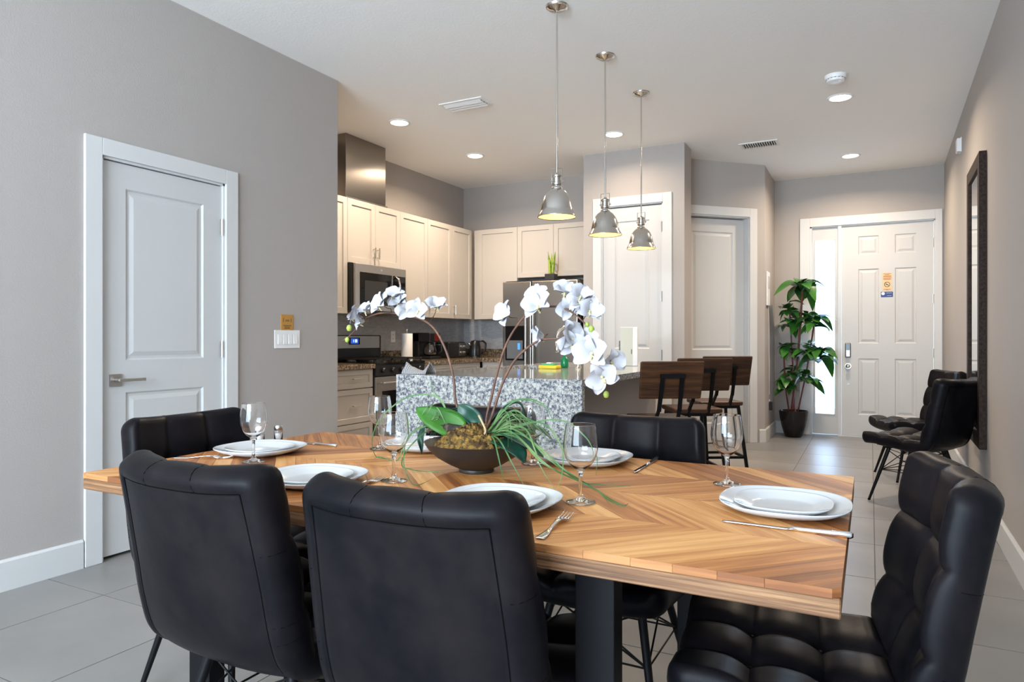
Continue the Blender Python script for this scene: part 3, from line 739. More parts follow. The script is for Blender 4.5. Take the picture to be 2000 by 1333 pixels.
# wall outlets
def outlet(o, u, n, label, mt=WHITEP, name='wall_outlet', slots=True):
    T = frame(o,u,n); t = thing(name, label, 'outlet', o)
    obj('face_plate', MB(T).box(-.038,.038,0,.005,-.06,.06), mt, t, bev=.002)
    for z in (-.022,.022):
        s_ = obj('socket', MB(T).box(-.017,.017,.005,.008,z-.016,z+.016), mt, t, bev=.004)
        obj('slot', MB(T).box(-.008,-.005,.008,.0085,z-.006,z+.008).box(.005,.008,.008,.0085,z-.006,z+.008), BLACKP, s_)
outlet((-4.592,5.86+.10,1.16),(0,1,0),(1,0,0),'white outlet plate on the backsplash behind the paper towels')
outlet((-3.98,7.422,1.14),(1,0,0),(0,-1,0),'white outlet plate on the backsplash left of the refrigerator')
o = thing('wall_outlet','white outlet with black adapter low on the foyer wall','outlet',(-1.03,8.32,.38))
T = frame((-1.03,8.32,.38),(0,1,0),(1,0,0))
obj('face_plate', MB(T).box(-.038,.038,0,.005,-.06,.06), WHITEP, o, bev=.002)
obj('adapter', MB(T).box(-.06,-.005,.005,.04,-.06,.04), BLACKP, o, bev=.006)

# ------------------------------------------------------------------ island
ix0, ix1, iy0, iy1 = -2.70, -1.42, 3.54, 6.02
il = thing('kitchen_island', 'kitchen island with speckled granite top and waterfall end panel', 'island', (-2.1,4.8,0))
sx0,sx1,sy0,sy1 = -2.60,-2.18,4.55,5.25
m = MB(); m.box(ix0,sx0,iy0,iy1,.874,.914); m.box(sx1,ix1,iy0,iy1,.874,.914); m.box(sx0,sx1,iy0,sy0,.874,.914); m.box(sx0,sx1,sy1,iy1,.874,.914)
obj('countertop', m, GRAN, il)
obj('waterfall_panel', MB().box(ix0,ix1,iy0,iy0+.04,0,.8739), GRAN, il)
m = MB(); m.box(ix0+.02,-1.76,iy0+.0405,iy1-.02,.10,.62); m.box(ix0+.02,sx0-.03,iy0+.0405,iy1-.02,.62,.873); m.box(sx1+.03,-1.76,iy0+.0405,iy1-.02,.62,.873); m.box(sx0-.03,sx1+.03,iy0+.0405,sy0-.03,.62,.873); m.box(sx0-.03,sx1+.03,sy1+.03,iy1-.02,.62,.873)
obj('cabinet_body', m, CAB, il)
obj('knee_wall', MB().box(-1.76,-1.70,iy0+.041,iy1-.02,0,.873), PAINT, il)
obj('support_rail', MB().box(-1.70,-1.62,iy0+.041,iy1-.02,.80,.873), PAINT, il)
obj('plinth', MB().box(ix0+.07,-1.76,iy0+.041,iy1-.02,0,.10), CAB, il)
obj('baseboard', MB().box(-1.70,-1.685,iy0+.041,iy1-.02,0,.10), TRIM, il)
sk = obj('sink_basin', MB().box(sx0-.01,sx1+.01,sy0-.01,sy1+.01,.68,.684).box(sx0-.012,sx0,sy0,sy1,.684,.873).box(sx1,sx1+.012,sy0,sy1,.684,.873).box(sx0,sx1,sy0-.012,sy0,.684,.873).box(sx0,sx1,sy1,sy1+.012,.684,.873), STEEL, il)
for k in range(3):
    yy = iy0+.08+k*.78; leaf(frame((ix0+.019,yy+.77,0),(0,-1,0),(-1,0,0)), .77, .75, .018, [(.06,.71,.18,.79)], SHAKER, CAB, il, 'door', 'door_panel', z0=.115)
# faucet
fx, fy = -2.06, 5.05
fc = thing('faucet', 'chrome gooseneck faucet on the island beside the sink', 'faucet', (fx,fy,.914))
obj('base', MB().lathe([(.001,.0),(.028,0),(.028,.008),(.020,.014),(.018,.06)],20,(fx,fy,.914)), CHROME, fc, smooth=True)
pts = [(fx,fy,.97)]+[(fx,fy,.97+.18*i/4) for i in range(1,5)]+[(fx-.09+.09*cos(q),fy,1.15+.09*sin(q)) for q in [pi*i/12 for i in range(1,13)]]+[(fx-.18,fy,1.10)]
obj('spout', MB().tube(pts,.0125,12), CHROME, fc, smooth=True)
obj('spray_head', MB().tube([(fx-.18,fy,1.12),(fx-.18,fy,1.05),(fx-.18,fy,1.03)],[.015,.017,.013],12), CHROME, fc, smooth=True)
obj('lever', MB().tube([(fx,fy-.015,.985),(fx+.02,fy-.05,1.0),(fx+.03,fy-.085,1.03)],.006,8), CHROME, fc, smooth=True)
# sponge tray & bottle
bx,by=-2.155,4.72
tr = thing('sponge_holder','yellow dish with a green sponge on the island edge','sponge',(bx,by,.914))
obj('dish', MB().box(bx-.075,bx+.075,by-.05,by+.05,.9145,.940), YELLOW, tr, bev=.008)
obj('sponge', MB().box(bx-.055,bx+.05,by-.035,by+.035,.940,.952), mat('green_scrub',(.1,.45,.2),.9), tr, bev=.003)
obj('label', MB().box(bx-.02,bx+.02,by-.02,by+.02,.952,.962), CREAMW, tr, bev=.003)
bx,by=-2.11,4.90
gb = thing('soap_bottle','green dish soap bottle beside the faucet','bottle',(bx,by,.914))
obj('bottle', MB().lathe([(.001,0),(.028,.002),(.030,.02),(.030,.06),(.022,.08),(.010,.092),(.010,.10)],20,(bx,by,.914)), GREENS, gb, smooth=True)
obj('cap', MB().lathe([(.011,.10),(.012,.118),(.006,.122),(.005,.135),(.001,.136)],14,(bx,by,.914)), CREAMW, gb)
obj('trigger', MB().tube([(bx,by,1.03),(bx+.05,by,1.035)],.006,8), CHROME, gb)
# tall cream box on island
bx,by = -1.80,5.50
cb = thing('tall_box','tall cream box standing on the far part of the island','box',(bx,by,.914))
T = frame((bx,by,.914),(cos(.25),sin(.25),0),(sin(.25),-cos(.25),0))
obj('box_body', MB(T).box(-.055,.085,-.05,.03,.001,.325), CREAMW, cb, bev=.003)
obj('front_card', MB(T).box(-.055,.047,.030,.033,.004,.322), CREAM, cb)
obj('clip', MB(T).box(-.066,-.055,.0,.03,.13,.21).box(-.066,-.055,.0,.03,.005,.02), BLACKP, cb, bev=.002)
obj('print_mark', MB(T).box(.034,.040,.033,.0336,.10,.14), INK, cb)
# dish towel
tw = thing('dish_towel','folded striped grey towel with two pointed ends on the island corner','towel',(-2.64,3.66,.914))
def cl(i,j):
    x = -2.705+.185*i; y = 3.60+.12*j
    z = .9155+.030*sin(pi*j)**.6+.012*sin(pi*i*2)*sin(pi*j)+.045*max(0,1-i*5)*sin(pi*j)+.048*max(0,(i-.72)*3.5)*sin(pi*j)
    return (x+.01*sin(j*7), y+.008*sin(i*9), z)
STR = mat('striped_cloth',(.42,.42,.43),.9); N_,L_,b_=nodes(STR); wv=N_.new('ShaderNodeTexWave'); wv.inputs['Scale'].default_value=28; wv.inputs['Distortion'].default_value=1.5
rr=N_.new('ShaderNodeValToRGB'); rr.color_ramp.elements[0].color=(.16,.16,.17,1); rr.color_ramp.elements[1].color=(.55,.54,.54,1); tq_=N_.new('ShaderNodeTexCoord')
L_.new(tq_.outputs['Object'],wv.inputs['Vector']); L_.new(wv.outputs['Fac'],rr.inputs['Fac']); L_.new(rr.outputs['Color'],b_.inputs['Base Color'])
obj('cloth', MB().grid(cl,24,14), STR, tw, smooth=True, solid=.004)

# ------------------------------------------------------------------ wall items
T = frame((XL,3.371,1.14),(0,1,0),(1,0,0))
sw = thing('light_switch_plate','white four-gang light switch plate on the dining wall','switch',(XL,3.371,1.14))
obj('face_plate', MB(T).box(-.112,.112,0,.006,-.061,.061), WHITEP, sw, bev=.002)
for k in range(4):
    c=-.069+.046*k; obj('rocker', MB(T).add([(c-.016,.006,-.033),(c+.016,.006,-.033),(c+.016,.006,.033),(c-.016,.006,.033),(c-.016,.012,-.033),(c+.016,.012,-.033),(c+.016,.007,.033),(c-.016,.007,.033)],
      [(0,3,2,1),(4,5,6,7),(0,1,5,4),(1,2,6,5),(2,3,7,6),(3,0,4,7)]), WHITEP, sw)
wt = thing('wall_tag','small brown wooden sign above the light switches','sign',(XL,3.368,1.25))
T2 = frame((XL,3.368,1.25),(0,1,0),(1,0,0))
obj('board', MB(T2).box(-.054,.054,0,.006,-.050,.055), BROWN, wt, bev=.001)
m = MB(T2)
for z,a_,b_2 in ((-.018,-.036,.036),(-.028,-.024,.026),(-.038,-.026,.024)): m.box(a_,b_2,.006,.0066,z-.002,z+.002)
m.box(-.036,-.032,.006,.0066,.005,.03); m.box(.032,.036,.006,.0066,.005,.03); m.box(-.036,-.028,.006,.0066,.028,.031)
for a_ in (-.014,-.004,.006,.014): m.box(a_-.002,a_+.002,.006,.0066,.008,.022)
obj('print', m, INK, wt)
# notices on the front door
Tn = frame((.168,8.842,0),(1,0,0),(0,-1,0))
nt_ = thing('door_notice','tan no-smoking notice on the front door','sign',(.168,8.842,1.68))
obj('paper', MB(Tn).box(-.050,.050,0.0005,.002,1.682,1.888), TAN, nt_)
m = MB(Tn)
for z,a_,b_2,t_ in ((1.876,-.038,.038,.003),(1.865,-.022,.022,.003),(1.848,-.038,.040,.005),(1.832,-.044,.044,.002),(1.824,-.036,.036,.002),(1.817,-.040,.040,.002),(1.810,-.034,.036,.002),(1.700,-.036,.036,.003),(1.692,-.014,.014,.002)):
    m.box(a_,b_2,.002,.0026,z-t_,z+t_)
obj('print_lines', m, ORANGE, nt_)
m = MB(Tn)
ring = [(.030,0),(.024,0)]
vs=[];fs=[]
for k in range(32):
    q=2*pi*k/32
    for r in (.030,.024): vs.append((r*cos(q),.0028,1.755+r*sin(q)))
for k in range(32):
    k2=(k+1)%32; fs.append((2*k,2*k+1,2*k2+1,2*k2))
m.add(vs,fs); m.bar((-.020,.0026,1.775),(.020,.0026,1.735),.001,.005,(0,0,1)); m.box(-.016,.012,.002,.0029,1.750,1.757)
obj('no_smoking_symbol', m, INK, nt_)
bs = thing('door_sticker','dark blue sticker below the no-smoking notice','sticker',(.165,8.842,1.61))
obj('sticker', MB(Tn).box(-.062,.058,0.0005,.0025,1.612,1.672), BLUEP, bs)
m = MB(Tn); m.lathe([(.001,0),(.019,0)],20,(0,0,0)); m=MB(Tn)
vs=[(-.040,.0030,1.652)]+[(-.040+.018*cos(2*pi*k/20),.0030,1.652+.018*sin(2*pi*k/20)) for k in range(20)]
m.add(vs,[(0,1+k,1+(k+1)%20) for k in range(20)]); m.box(-.008,.048,.0025,.0031,1.655,1.658); m.box(.0,.045,.0025,.0031,1.626,1.629)
obj('emblem', m, WPRINT, bs)
# foyer wall panel
o = thing('wall_panel','thin white control panel on the foyer wall','panel',(-1.03,8.15,1.5))
T = frame((-1.03,8.14,1.70),(0,1,0),(1,0,0))
obj('panel_door', MB(T).box(-.09,.09,0,.02,-.19,.19), WHITEP, o, bev=.004)
obj('screen', MB(T).box(-.06,.06,.02,.022,.0,.14), mat('panel_grey',(.5,.45,.43),.4), o)
obj('cord', MB().tube([(-1.022,8.19,1.51),(-1.02,8.22,1.3),(-1.022,8.24,1.0),(-1.022,8.27,.5)],.003,6), WHITEP, o)

# mirror
ya,yb,za,zb = 5.25,6.00,.434,2.345
fw = .09
ang = math.atan(.0165)
Tm = frame((RX(ya)-.001, ya, 0),(sin(ang),cos(ang),0),(-cos(ang),sin(ang),0))
mi = thing('wall_mirror','tall mirror in a dark wooden frame hung on the right wall','mirror',(RX(ya)-.02,5.7,.434))
W = yb-ya
def mstrip(a0,a1,b0,b1): return MB(Tm).box(a0,a1,.0,.042,b0,b1)
obj('frame_stile', mstrip(0,fw,za,zb), FRAMEM, mi, bev=.003); obj('frame_stile', mstrip(W-fw,W,za,zb), FRAMEM, mi, bev=.003)
obj('frame_rail', mstrip(fw,W-fw,zb-fw,zb), FRAMEM, mi, bev=.003); obj('frame_rail', mstrip(fw,W-fw,za,za+fw), FRAMEM, mi, bev=.003)
obj('mirror_glass', MB(Tm).box(fw,W-fw,.002,.030,za+fw,zb-fw), MIRROR, mi)

# ------------------------------------------------------------------ tufted chair
def catmull(P, n):
    P = [Vector(p) for p in P]; Q = [P[0]*2-P[1]]+P+[P[-1]*2-P[-2]]; out = []
    for i in range(1, len(Q)-2):
        for k in range(n):
            t = k/n; a,b,c,d = Q[i-1],Q[i],Q[i+1],Q[i+2]
            out.append(.5*((2*b)+(c-a)*t+(2*a-5*b+4*c-d)*t*t+(3*b-a-3*c+d)*t**3))
    out.append(P[-1]); return out
PROF = catmull([(.282,0,.416),(.21,0,.424),(.08,0,.416),(-.05,0,.405),(-.130,0,.406),(-.192,0,.440),(-.228,0,.515),(-.252,0,.635),(-.276,0,.755),(-.302,0,.875)], 24)
ARC = [0]
for p, q in zip(PROF, PROF[1:]): ARC.append(ARC[-1]+(q-p).length)
LEN = ARC[-1]
def prof(s):
    s = max(0, min(LEN, s)); lo, hi = 0, len(ARC)-1
    while hi-lo > 1:
        mm = (lo+hi)//2
        if ARC[mm] <= s: lo = mm
        else: hi = mm
    t = (s-ARC[lo])/(ARC[hi]-ARC[lo]); p = PROF[lo].lerp(PROF[hi], t)
    a = PROF[max(0,lo-6)]; b = PROF[min(len(PROF)-1,hi+6)]; tg = (b-a).normalized()
    n = Vector((tg.z,0,-tg.x))      # towards sitter
    if n.z < 0 and s < .3: n = -n
    return p, tg, n
SB = .455                            # arc length where seat meets back
SEAMS = [.155,.305,SB,SB+.165,SB+.325]
VSE = [-1/3,1/3]
def sstep(a,b,x):
    t = max(0,min(1,(x-a)/(b-a))); return t*t*(3-2*t)
def surf(s, v, side):
    p, tg, n = prof(s)
    k = sstep(.40,.60,s)
    hw = .243+.012*sin(pi*min(1,s/LEN)) - .008*sstep(.6,LEN,s)
    # rounded plan corners at both ends
    R = .055 if s < LEN/2 else .045
    de = min(s, LEN-s)
    if de < R: hw -= R*(1-sqrt(max(0,1-(1-de/R)**2)))*.9
    T = .033
    dv = (1-abs(v))*hw; r = .026
    f = sqrt(max(0,1-(1-min(1,dv/r))**2)) * sqrt(max(0,1-(1-min(1,de/r))**2))
    cup = (.020+.022*k)*abs(v)**2.6
    off = T*f
    if side > 0:
        g = 0
        ds = min(abs(s-q) for q in SEAMS); dvs = min(abs(v-q) for q in VSE)*hw
        g += .010*exp(-ds/.008)+.009*exp(-(ds/.035)**2)
        g += .010*exp(-dvs/.008)+.009*exp(-(dvs/.035)**2)
        rb = sqrt(ds*ds+dvs*dvs); g += .010*exp(-(rb/.024)**2)
        pf = .016
        off = off + (pf-min(g,.036))*f
    elif s > .12:
        dl_ = min(abs(abs(v)-.80)*hw, 9) if s < LEN-.045 else 9
        if abs(v) < .80: dl_ = min(dl_, abs(s-(LEN-.045)))
        off += (.003 if (abs(v) > .8 or s > LEN-.045) else -.002)*f*(1-exp(-dl_/.006)) - .003*exp(-dl_/.004)*f
    q = p + n*(cup+side*off) + Vector((0,1,0))*(v*hw)
    return q
def samples(a, b, step, refine_a, refine_b):
    r = .026; o = [a]
    if refine_a: o += [a+r*(1-cos(pi/2*i/5)) for i in range(1,6)]
    st = o[-1]; en = b-(r if refine_b else 0); n = max(1,int((en-st)/step))
    o += [st+(en-st)*i/n for i in range(1,n+1)]
    if refine_b: o += [b-r*(1-cos(pi/2*(5-i)/5)) for i in range(1,6)]
    return o
def chair_mesh(s0, s1, ra, rb):
    S = samples(s0, s1, .0065, ra, rb)
    V = [-1]+[-1+(.026/.23)*(1-cos(pi/2*i/5)) for i in range(1,6)]
    n = 62; V += [V[5]+(-2*V[5])*i/n for i in range(1,n+1)]; V += [-q for q in V[4::-1]]
    m = MB(); nv = len(V)
    for side in (1,-1):
        base = len(m.v)
        for s in S:
            for v in V: m.v.append(surf(s, v, side))
        for i in range(len(S)-1):
            for j in range(nv-1):
                a = base+i*nv+j
                m.f.append([a,a+1,a+nv+1,a+nv] if side > 0 else [a,a+nv,a+nv+1,a+1])
    for end, on in ((0,not ra),(len(S)-1,not rb)):   # close the cut end
        if on:
            for j in range(nv-1):
                a = end*nv+j; b = len(S)*nv+end*nv+j
                m.f.append([a,b,b+1,a+1])
    return m
def chair():
    t = thing('dining_chair', '', 'chair', (0,0,0), 'tufted black leather chairs')
    obj('seat', chair_mesh(0, SB, True, False), LEATHER, t, smooth=True, weld=.00002, angle=60)
    bk = obj('backrest', chair_mesh(SB, LEN, False, True), LEATHER, t, smooth=True, weld=.00002, angle=60)
    path = [surf(s,-.80,-1) for s in [.14+i*.02 for i in range(36)] if s < LEN-.045]
    path += [surf(LEN-.045, v/10, -1) for v in range(-8,9)]
    path += [surf(s,.80,-1) for s in [.14+i*.02 for i in range(36)][::-1] if s < LEN-.045]
    obj('piping', MB().tube(path,.0018,6), RUBBER, bk, smooth=True)
    for v in VSE+[0]:
        if v: obj('seam', MB().tube([surf(LEN-.045+.002,v,-1)]+[surf(LEN-q,v,-1) for q in (.03,.015,.006,.001)]+[surf(LEN-q,v,1) for q in (.001,.006,.015,.03)],.0011,5), RUBBER, bk)
    for sgn in (-1,1):
        for s in (SB+.10,SB+.14,SB+.30):
            obj('seam', MB().tube([surf(s,sgn*v,-1) for v in (.80,.88,.94,.98,.998)],.0008,5), RUBBER, bk)
    for s in SEAMS[:2]+SEAMS[3:]:
        for v in VSE:
            p = surf(s,v,1); _,_,n = prof(s)
            m = MB(); a = n.orthogonal().normalized(); b = n.cross(a)
            m.add([p+n*.006]+[p+n*.003+(a*cos(q)+b*sin(q))*.008 for q in [2*pi*k/10 for k in range(10)]]+[p-n*.004+(a*cos(q)+b*sin(q))*.010 for q in [2*pi*k/10 for k in range(10)]],
                  [(0,1+k,1+(k+1)%10) for k in range(10)]+[(1+k,11+k,11+(k+1)%10,1+(k+1)%10) for k in range(10)])
            obj('button', m, LEATHER, bk if s > SB else t, smooth=True)
    feet = {}
    for sx in (-1,1):
        for sy in (-1,1):
            top = Vector((.015+sx*.115, sy*.135, .382)); ft = Vector((.015+sx*.215, sy*.215, .0))
            feet[(sx,sy)] = (top,ft)
            lg = obj('leg', MB().tube([top,top.lerp(ft,.5),ft.lerp(top,.02)],[.0135,.0115,.0085],12), BLACKM, t, smooth=True, angle=60)
            obj('foot_pad', MB().tube([ft.lerp(top,.02),ft],[.0095,.0095],10), RUBBER, lg)
    m = MB(); P = lambda k,f: feet[k][0].lerp(feet[k][1],f)
    ks = [(-1,-1),(1,-1),(1,1),(-1,1)]
    for i in range(4):
        a, b = ks[i], ks[(i+1)%4]
        m.tube([P(a,.06),P(b,.42)],.003,6); m.tube([P(b,.06),P(a,.42)],.003,6); m.tube([P(a,.42),P(b,.42)],.003,6)
    m.tube([P(ks[0],.42),P(ks[2],.42)],.003,6)
    obj('wire_brace', m, BLACKM, t)
    m = MB()
    for k in ks: m.box(feet[k][0].x-.03,feet[k][0].x+.03,feet[k][0].y-.03,feet[k][0].y+.03,.378,.386)
    m.box(-.12,.15,-.02,.02,.376,.386)
    obj('mounting_plate', m, BLACKM, t)
    return t
ch0 = chair()
def face(dx, dy): return atan2(dy, dx)
chairs = [((-1.33,1.275), pi/2, 'black leather chair seen from behind, at the near side of the table, on the left'),
          ((-.77,1.285), pi/2+.05, 'black leather chair seen from behind, in the front centre of the table'),
          ((-.72,2.04), -pi/2, 'black leather chair on the far side of the table, right of the orchids'),
          ((-1.36,2.08), -pi/2, 'black leather chair on the far side of the table, hidden behind the orchids'),
          ((-1.905,1.62), 0, 'black leather chair at the left end of the table by the wall'),
          ((-.115,1.64), pi+.11, 'shiny black tufted chair at the right end of the table, nearest the camera'),
          ((.30,5.52), face(-.84,.54), 'black chair against the right wall, nearer of the two, turned away'),
          ((.325,6.50), face(-.93,-.36), 'black chair against the right wall, farther of the two, near the front door')]
for i, ((x,y),rz,lab) in enumerate(chairs):
    if i == 0: ch0.location = (x,y,0); ch0.rotation_euler = (0,0,rz); ch0['label'] = lab
    else: dup(ch0, None, (x,y,0), rz, lab)

# ------------------------------------------------------------------ bar stools
def stool():
    t = thing('bar_stool', '', 'stool', (0,0,0), 'wooden bar stools at the island')
    def wobj(name, m, par, bev):
        me = m.mesh(name, WALNUT); uvplanar(me, pi/2, 'auto'); o = link(name, me, par)
        b = o.modifiers.new('b','BEVEL'); b.width = bev; b.segments = 3; b.limit_method='ANGLE'; return o
    wobj('seat', MB().box(-.17,.17,-.18,.18,.600,.635), t, .012)
    # backrest, reclined
    def bp(f,y,z): return (f,y,z)
    m = MB(); a=.30
    def sect(z,off): return -.235-(z-.70)*.26+off
    for z0_,z1_ in ((.770,1.005),):
        vs=[]
        for z,yw in ((z0_,.195),(z1_,.20)):
            for off in (-.0,.024): 
                for y in (-yw,yw): vs.append((sect(z,off),y,z))
        m.add(vs,[(0,1,3,2),(4,6,7,5),(0,4,5,1),(2,3,7,6),(0,2,6,4),(1,5,7,3)])
    bk = wobj('backrest', m, t, .010)
    for s in (-1,1):
        m = MB(); m.bar((-.14,s*.075,.590),(-.2295,s*.065,.70),.014,.028,(1,0,0)); m.bar((-.228,s*.065,.69),(sect(.91,-.012),s*.060,.91),.014,.024,(0,1,0)); obj('back_upright', m, BLACKM, t)
    m = MB(); m.bar((sect(.915,-.012),-.075,.915),(sect(.915,-.012),.075,.915),.022,.024); obj('back_bracket', m, BLACKM, t)
    m = MB(); m.box(-.15,.15,-.16,-.14,.577,.6); m.box(-.15,.15,.14,.16,.577,.6); m.box(-.15,-.13,-.14,.14,.577,.6); m.box(.13,.15,-.14,.14,.577,.6)
    obj('seat_frame', m, BLACKM, t)
    L4 = {}
    for sx in (-1,1):
        for sy in (-1,1):
            a_, b_3 = Vector((sx*.14,sy*.15,.585)), Vector((sx*.215,sy*.205,0)); L4[(sx,sy)]=(a_,b_3)
            obj('leg', MB().bar(a_,b_3,.022,.022,(1,0,0)), BLACKM, t)
    m = MB(); ks=[(-1,-1),(1,-1),(1,1),(-1,1)]
    for i in range(4):
        f = .68 if i != 1 else .72
        m.bar(L4[ks[i]][0].lerp(L4[ks[i]][1],f), L4[ks[(i+1)%4]][0].lerp(L4[ks[(i+1)%4]][1],f), .016,.02)
    obj('footrest', m, BLACKM, t)
    return t
s0 = stool()
for i, ((x,y),r,lab) in enumerate([((-1.23,4.42),face(-.52,.855),'brown wooden bar stool with black frame, nearest of the three at the island'),
        ((-1.19,5.16),face(-.52,.855),'brown wooden bar stool with black frame, middle of the three at the island'),
        ((-1.15,5.80),face(-.52,.855),'brown wooden bar stool with black frame, farthest of the three at the island')]):
    if i == 0: s0.location=(x,y,0); s0.rotation_euler=(0,0,r); s0['label']=lab
    else: dup(s0,None,(x,y,0),r,lab)

# ------------------------------------------------------------------ dining table
tx0,tx1,ty0,ty1 = -2.012,-.040,1.168,2.142
ZT = .76
tb = thing('dining_table', 'long dining table with chevron mango wood top and black metal legs', 'table', ((tx0+tx1)/2,(ty0+ty1)/2,0))
def clip(poly, ax, val, keep_less):
    out=[]
    for i in range(len(poly)):
        a=poly[i]; b=poly[(i+1)%len(poly)]
        ia = (a[ax]<=val) if keep_less else (a[ax]>=val); ib = (b[ax]<=val) if keep_less else (b[ax]>=val)
        if ia: out.append(a)
        if ia!=ib:
            t=(val-a[ax])/(b[ax]-a[ax]); out.append((a[0]+t*(b[0]-a[0]),a[1]+t*(b[1]-a[1])))
    return out
def table_top():
    random.seed(11)
    nb=4; bw=(ty1-ty0)/nb; off=tb.location
    for k in range(nb):
        ya_=ty0+k*bw; yb_=ya_+bw; dirn = 1 if k%2==0 else -1
        x = tx0-.26 if dirn>0 else tx0-.02
        x = tx0-.27
        while x < tx1+.27:
            wdt = random.choice([.075,.085,.09,.10]); sh = bw*dirn
            g=.0006
            poly=[(x+g-(0 if dirn>0 else -bw),ya_+g),(x+wdt-g-(0 if dirn>0 else -bw),ya_+g),(x+wdt-g+(bw if dirn>0 else 0),yb_-g),(x+g+(bw if dirn>0 else 0),yb_-g)]
            x += wdt
            poly=clip(clip(poly,0,tx0,False),0,tx1,True)
            if len(poly)<3: continue
            ar=abs(sum(poly[i][0]*poly[(i+1)%len(poly)][1]-poly[(i+1)%len(poly)][0]*poly[i][1] for i in range(len(poly))))/2
            if ar<1e-4: continue
            dz=random.uniform(-.0004,.0002)
            me=MB().prism(poly,ZT-.015,ZT+dz).mesh('plank',MANGO)
            uvplanar(me, pi/4*dirn, 'auto'); me.materials.append(MANGOE)
            for pg in me.polygons:
                if abs(pg.normal.z)<.5: pg.material_index=1
            o=link('plank',me,tb)
table_top()
me=MB().box(tx0+.0005,tx1-.0005,ty0+.0005,ty1-.0005,ZT-.047,ZT-.0152).mesh('core_board',EDGEW); uvplanar(me,0,'auto'); o=link('core_board',me,tb)
bq=o.modifiers.new('b','BEVEL'); bq.width=.002
for X in (-.47,-1.60):
    m=MB(); m.box(X-.04,X+.04,1.235,1.285,.0,ZT-.055); m.box(X-.04,X+.04,2.03,2.08,.0,ZT-.055); m.box(X-.04,X+.04,1.285,2.03,0,.05); m.box(X-.04,X+.04,1.235,2.08,ZT-.055,ZT-.0475)
    obj('leg_frame', m, BLACKM, tb, bev=.002)

# ------------------------------------------------------------------ tableware
def plate(name, label, x, y, rz, R, z, hgt, group):
    s=R/.15
    pr=[(.001,.004),(.085*s,.004),(.100*s,.006),(.125*s,.004+hgt*.55),(.148*s,hgt),(.150*s,hgt+.001),(.1505*s,hgt-.0015),(.128*s,hgt*.42),(.098*s,.0008),(.080*s,0),(.001,0)]
    o=obj(name, MB().lathe(pr,64,sq=2.6), CERAM, smooth=True)
    o.location=(x,y,z); o.rotation_euler=(0,0,rz)
    return tag(o,label,'plate',group)
PL=[(-1.33,1.375,0,'near left','in front of the left near chair'),(-.755,1.375,0,'near centre','in front of the centre near chair'),(-.785,1.995,0,'far right','at the far right side, before the far chair'),
    (-1.385,1.975,0,'far left','half hidden behind the orchid bowl'),(-1.82,1.645,0,'left end','at the left end of the table'),(-.172,1.650,.02,'right end','at the right end of the table')]
for x,y,r,nm,lab in PL:
    plate('dinner_plate','large white square plate '+lab,x,y,r,.138,ZT+.0004,.024,'large dinner plates')
    plate('side_plate','small white plate stacked '+lab,x-.003,y,r,.104,ZT+.0055,.018,'small stacked plates')

gprof=[(0,.0012),(.034,.0012),(.0355,.0025),(.034,.004),(.012,.009),(.0062,.016),(.0045,.030),(.0042,.050),(.0052,.068),(.0085,.076),(.022,.088),(.034,.103),(.0405,.122),(.0412,.138),(.0385,.160),(.0345,.185),
       (.0338,.1855),(.0333,.185),(.0370,.160),(.0397,.138),(.0390,.122),(.0325,.104),(.0200,.0905),(.0090,.0815),(0,.080)]
_o=[(p.x,p.y) for p in catmull([(.0062,.016,0),(.0045,.030,0),(.0042,.050,0),(.0050,.066,0),(.0085,.0755,0),(.022,.0865,0),(.034,.103,0),(.0402,.122,0),(.0410,.138,0),(.0388,.160,0),(.0348,.185,0)],6)]
_bowl=[p for p in _o if p[1]>.0865]
_in=[]
for k in range(len(_bowl)-1):
    (r0,z0_),(r1,z1_)=_bowl[k],_bowl[k+1]; dr,dz_=r1-r0,z1_-z0_; q=sqrt(dr*dr+dz_*dz_)
    _in.append((r1-.0011*dz_/q, z1_+.0011*dr/q*(1 if dr>0 else 1)))
_in=[p for p in _in if p[1]<.1845]
gprof=[(0,.0008),(.034,.0008),(.0352,.0016),(.0353,.0026),(.0345,.0034),(.030,.0046),(.020,.0068),(.012,.0095),(.0085,.012)]+_o[:-1]+[(.0348,.1845),(.0348,.1850),(.03455,.1854),(.0341,.1855),(.03375,.1852),(.03370,.1846)]+_in[::-1]+[(.016,.0835),(.010,.0815),(.005,.0807),(0,.0805)]
gl=None
GL=[((-1.708,1.514),'wine glass beside the left end plate'),((-1.146,1.492),'wine glass standing nearer of the two left of the orchids'),((-.606,1.502),'wine glass in front of the far right plate, right of the orchids'),
    ((-.337,1.866),'wine glass beside the right end plate'),((-1.20,1.60),''),((-.925,1.90),'wine glass hidden behind the orchid leaves')]
GL[4]=((-1.52,1.90),'wine glass standing farther of the two left of the orchids')
for i,((x,y),lab) in enumerate(GL):
    if gl is None:
        gl=obj('wine_glass',MB().lathe(gprof,48),GLASS,smooth=True,weld=.00002); o=gl
    else: o=gl.copy(); C.objects.link(o)
    o.location=(x,y,ZT+.0003); tag(o,'clear '+lab,'glass','stemmed glasses')

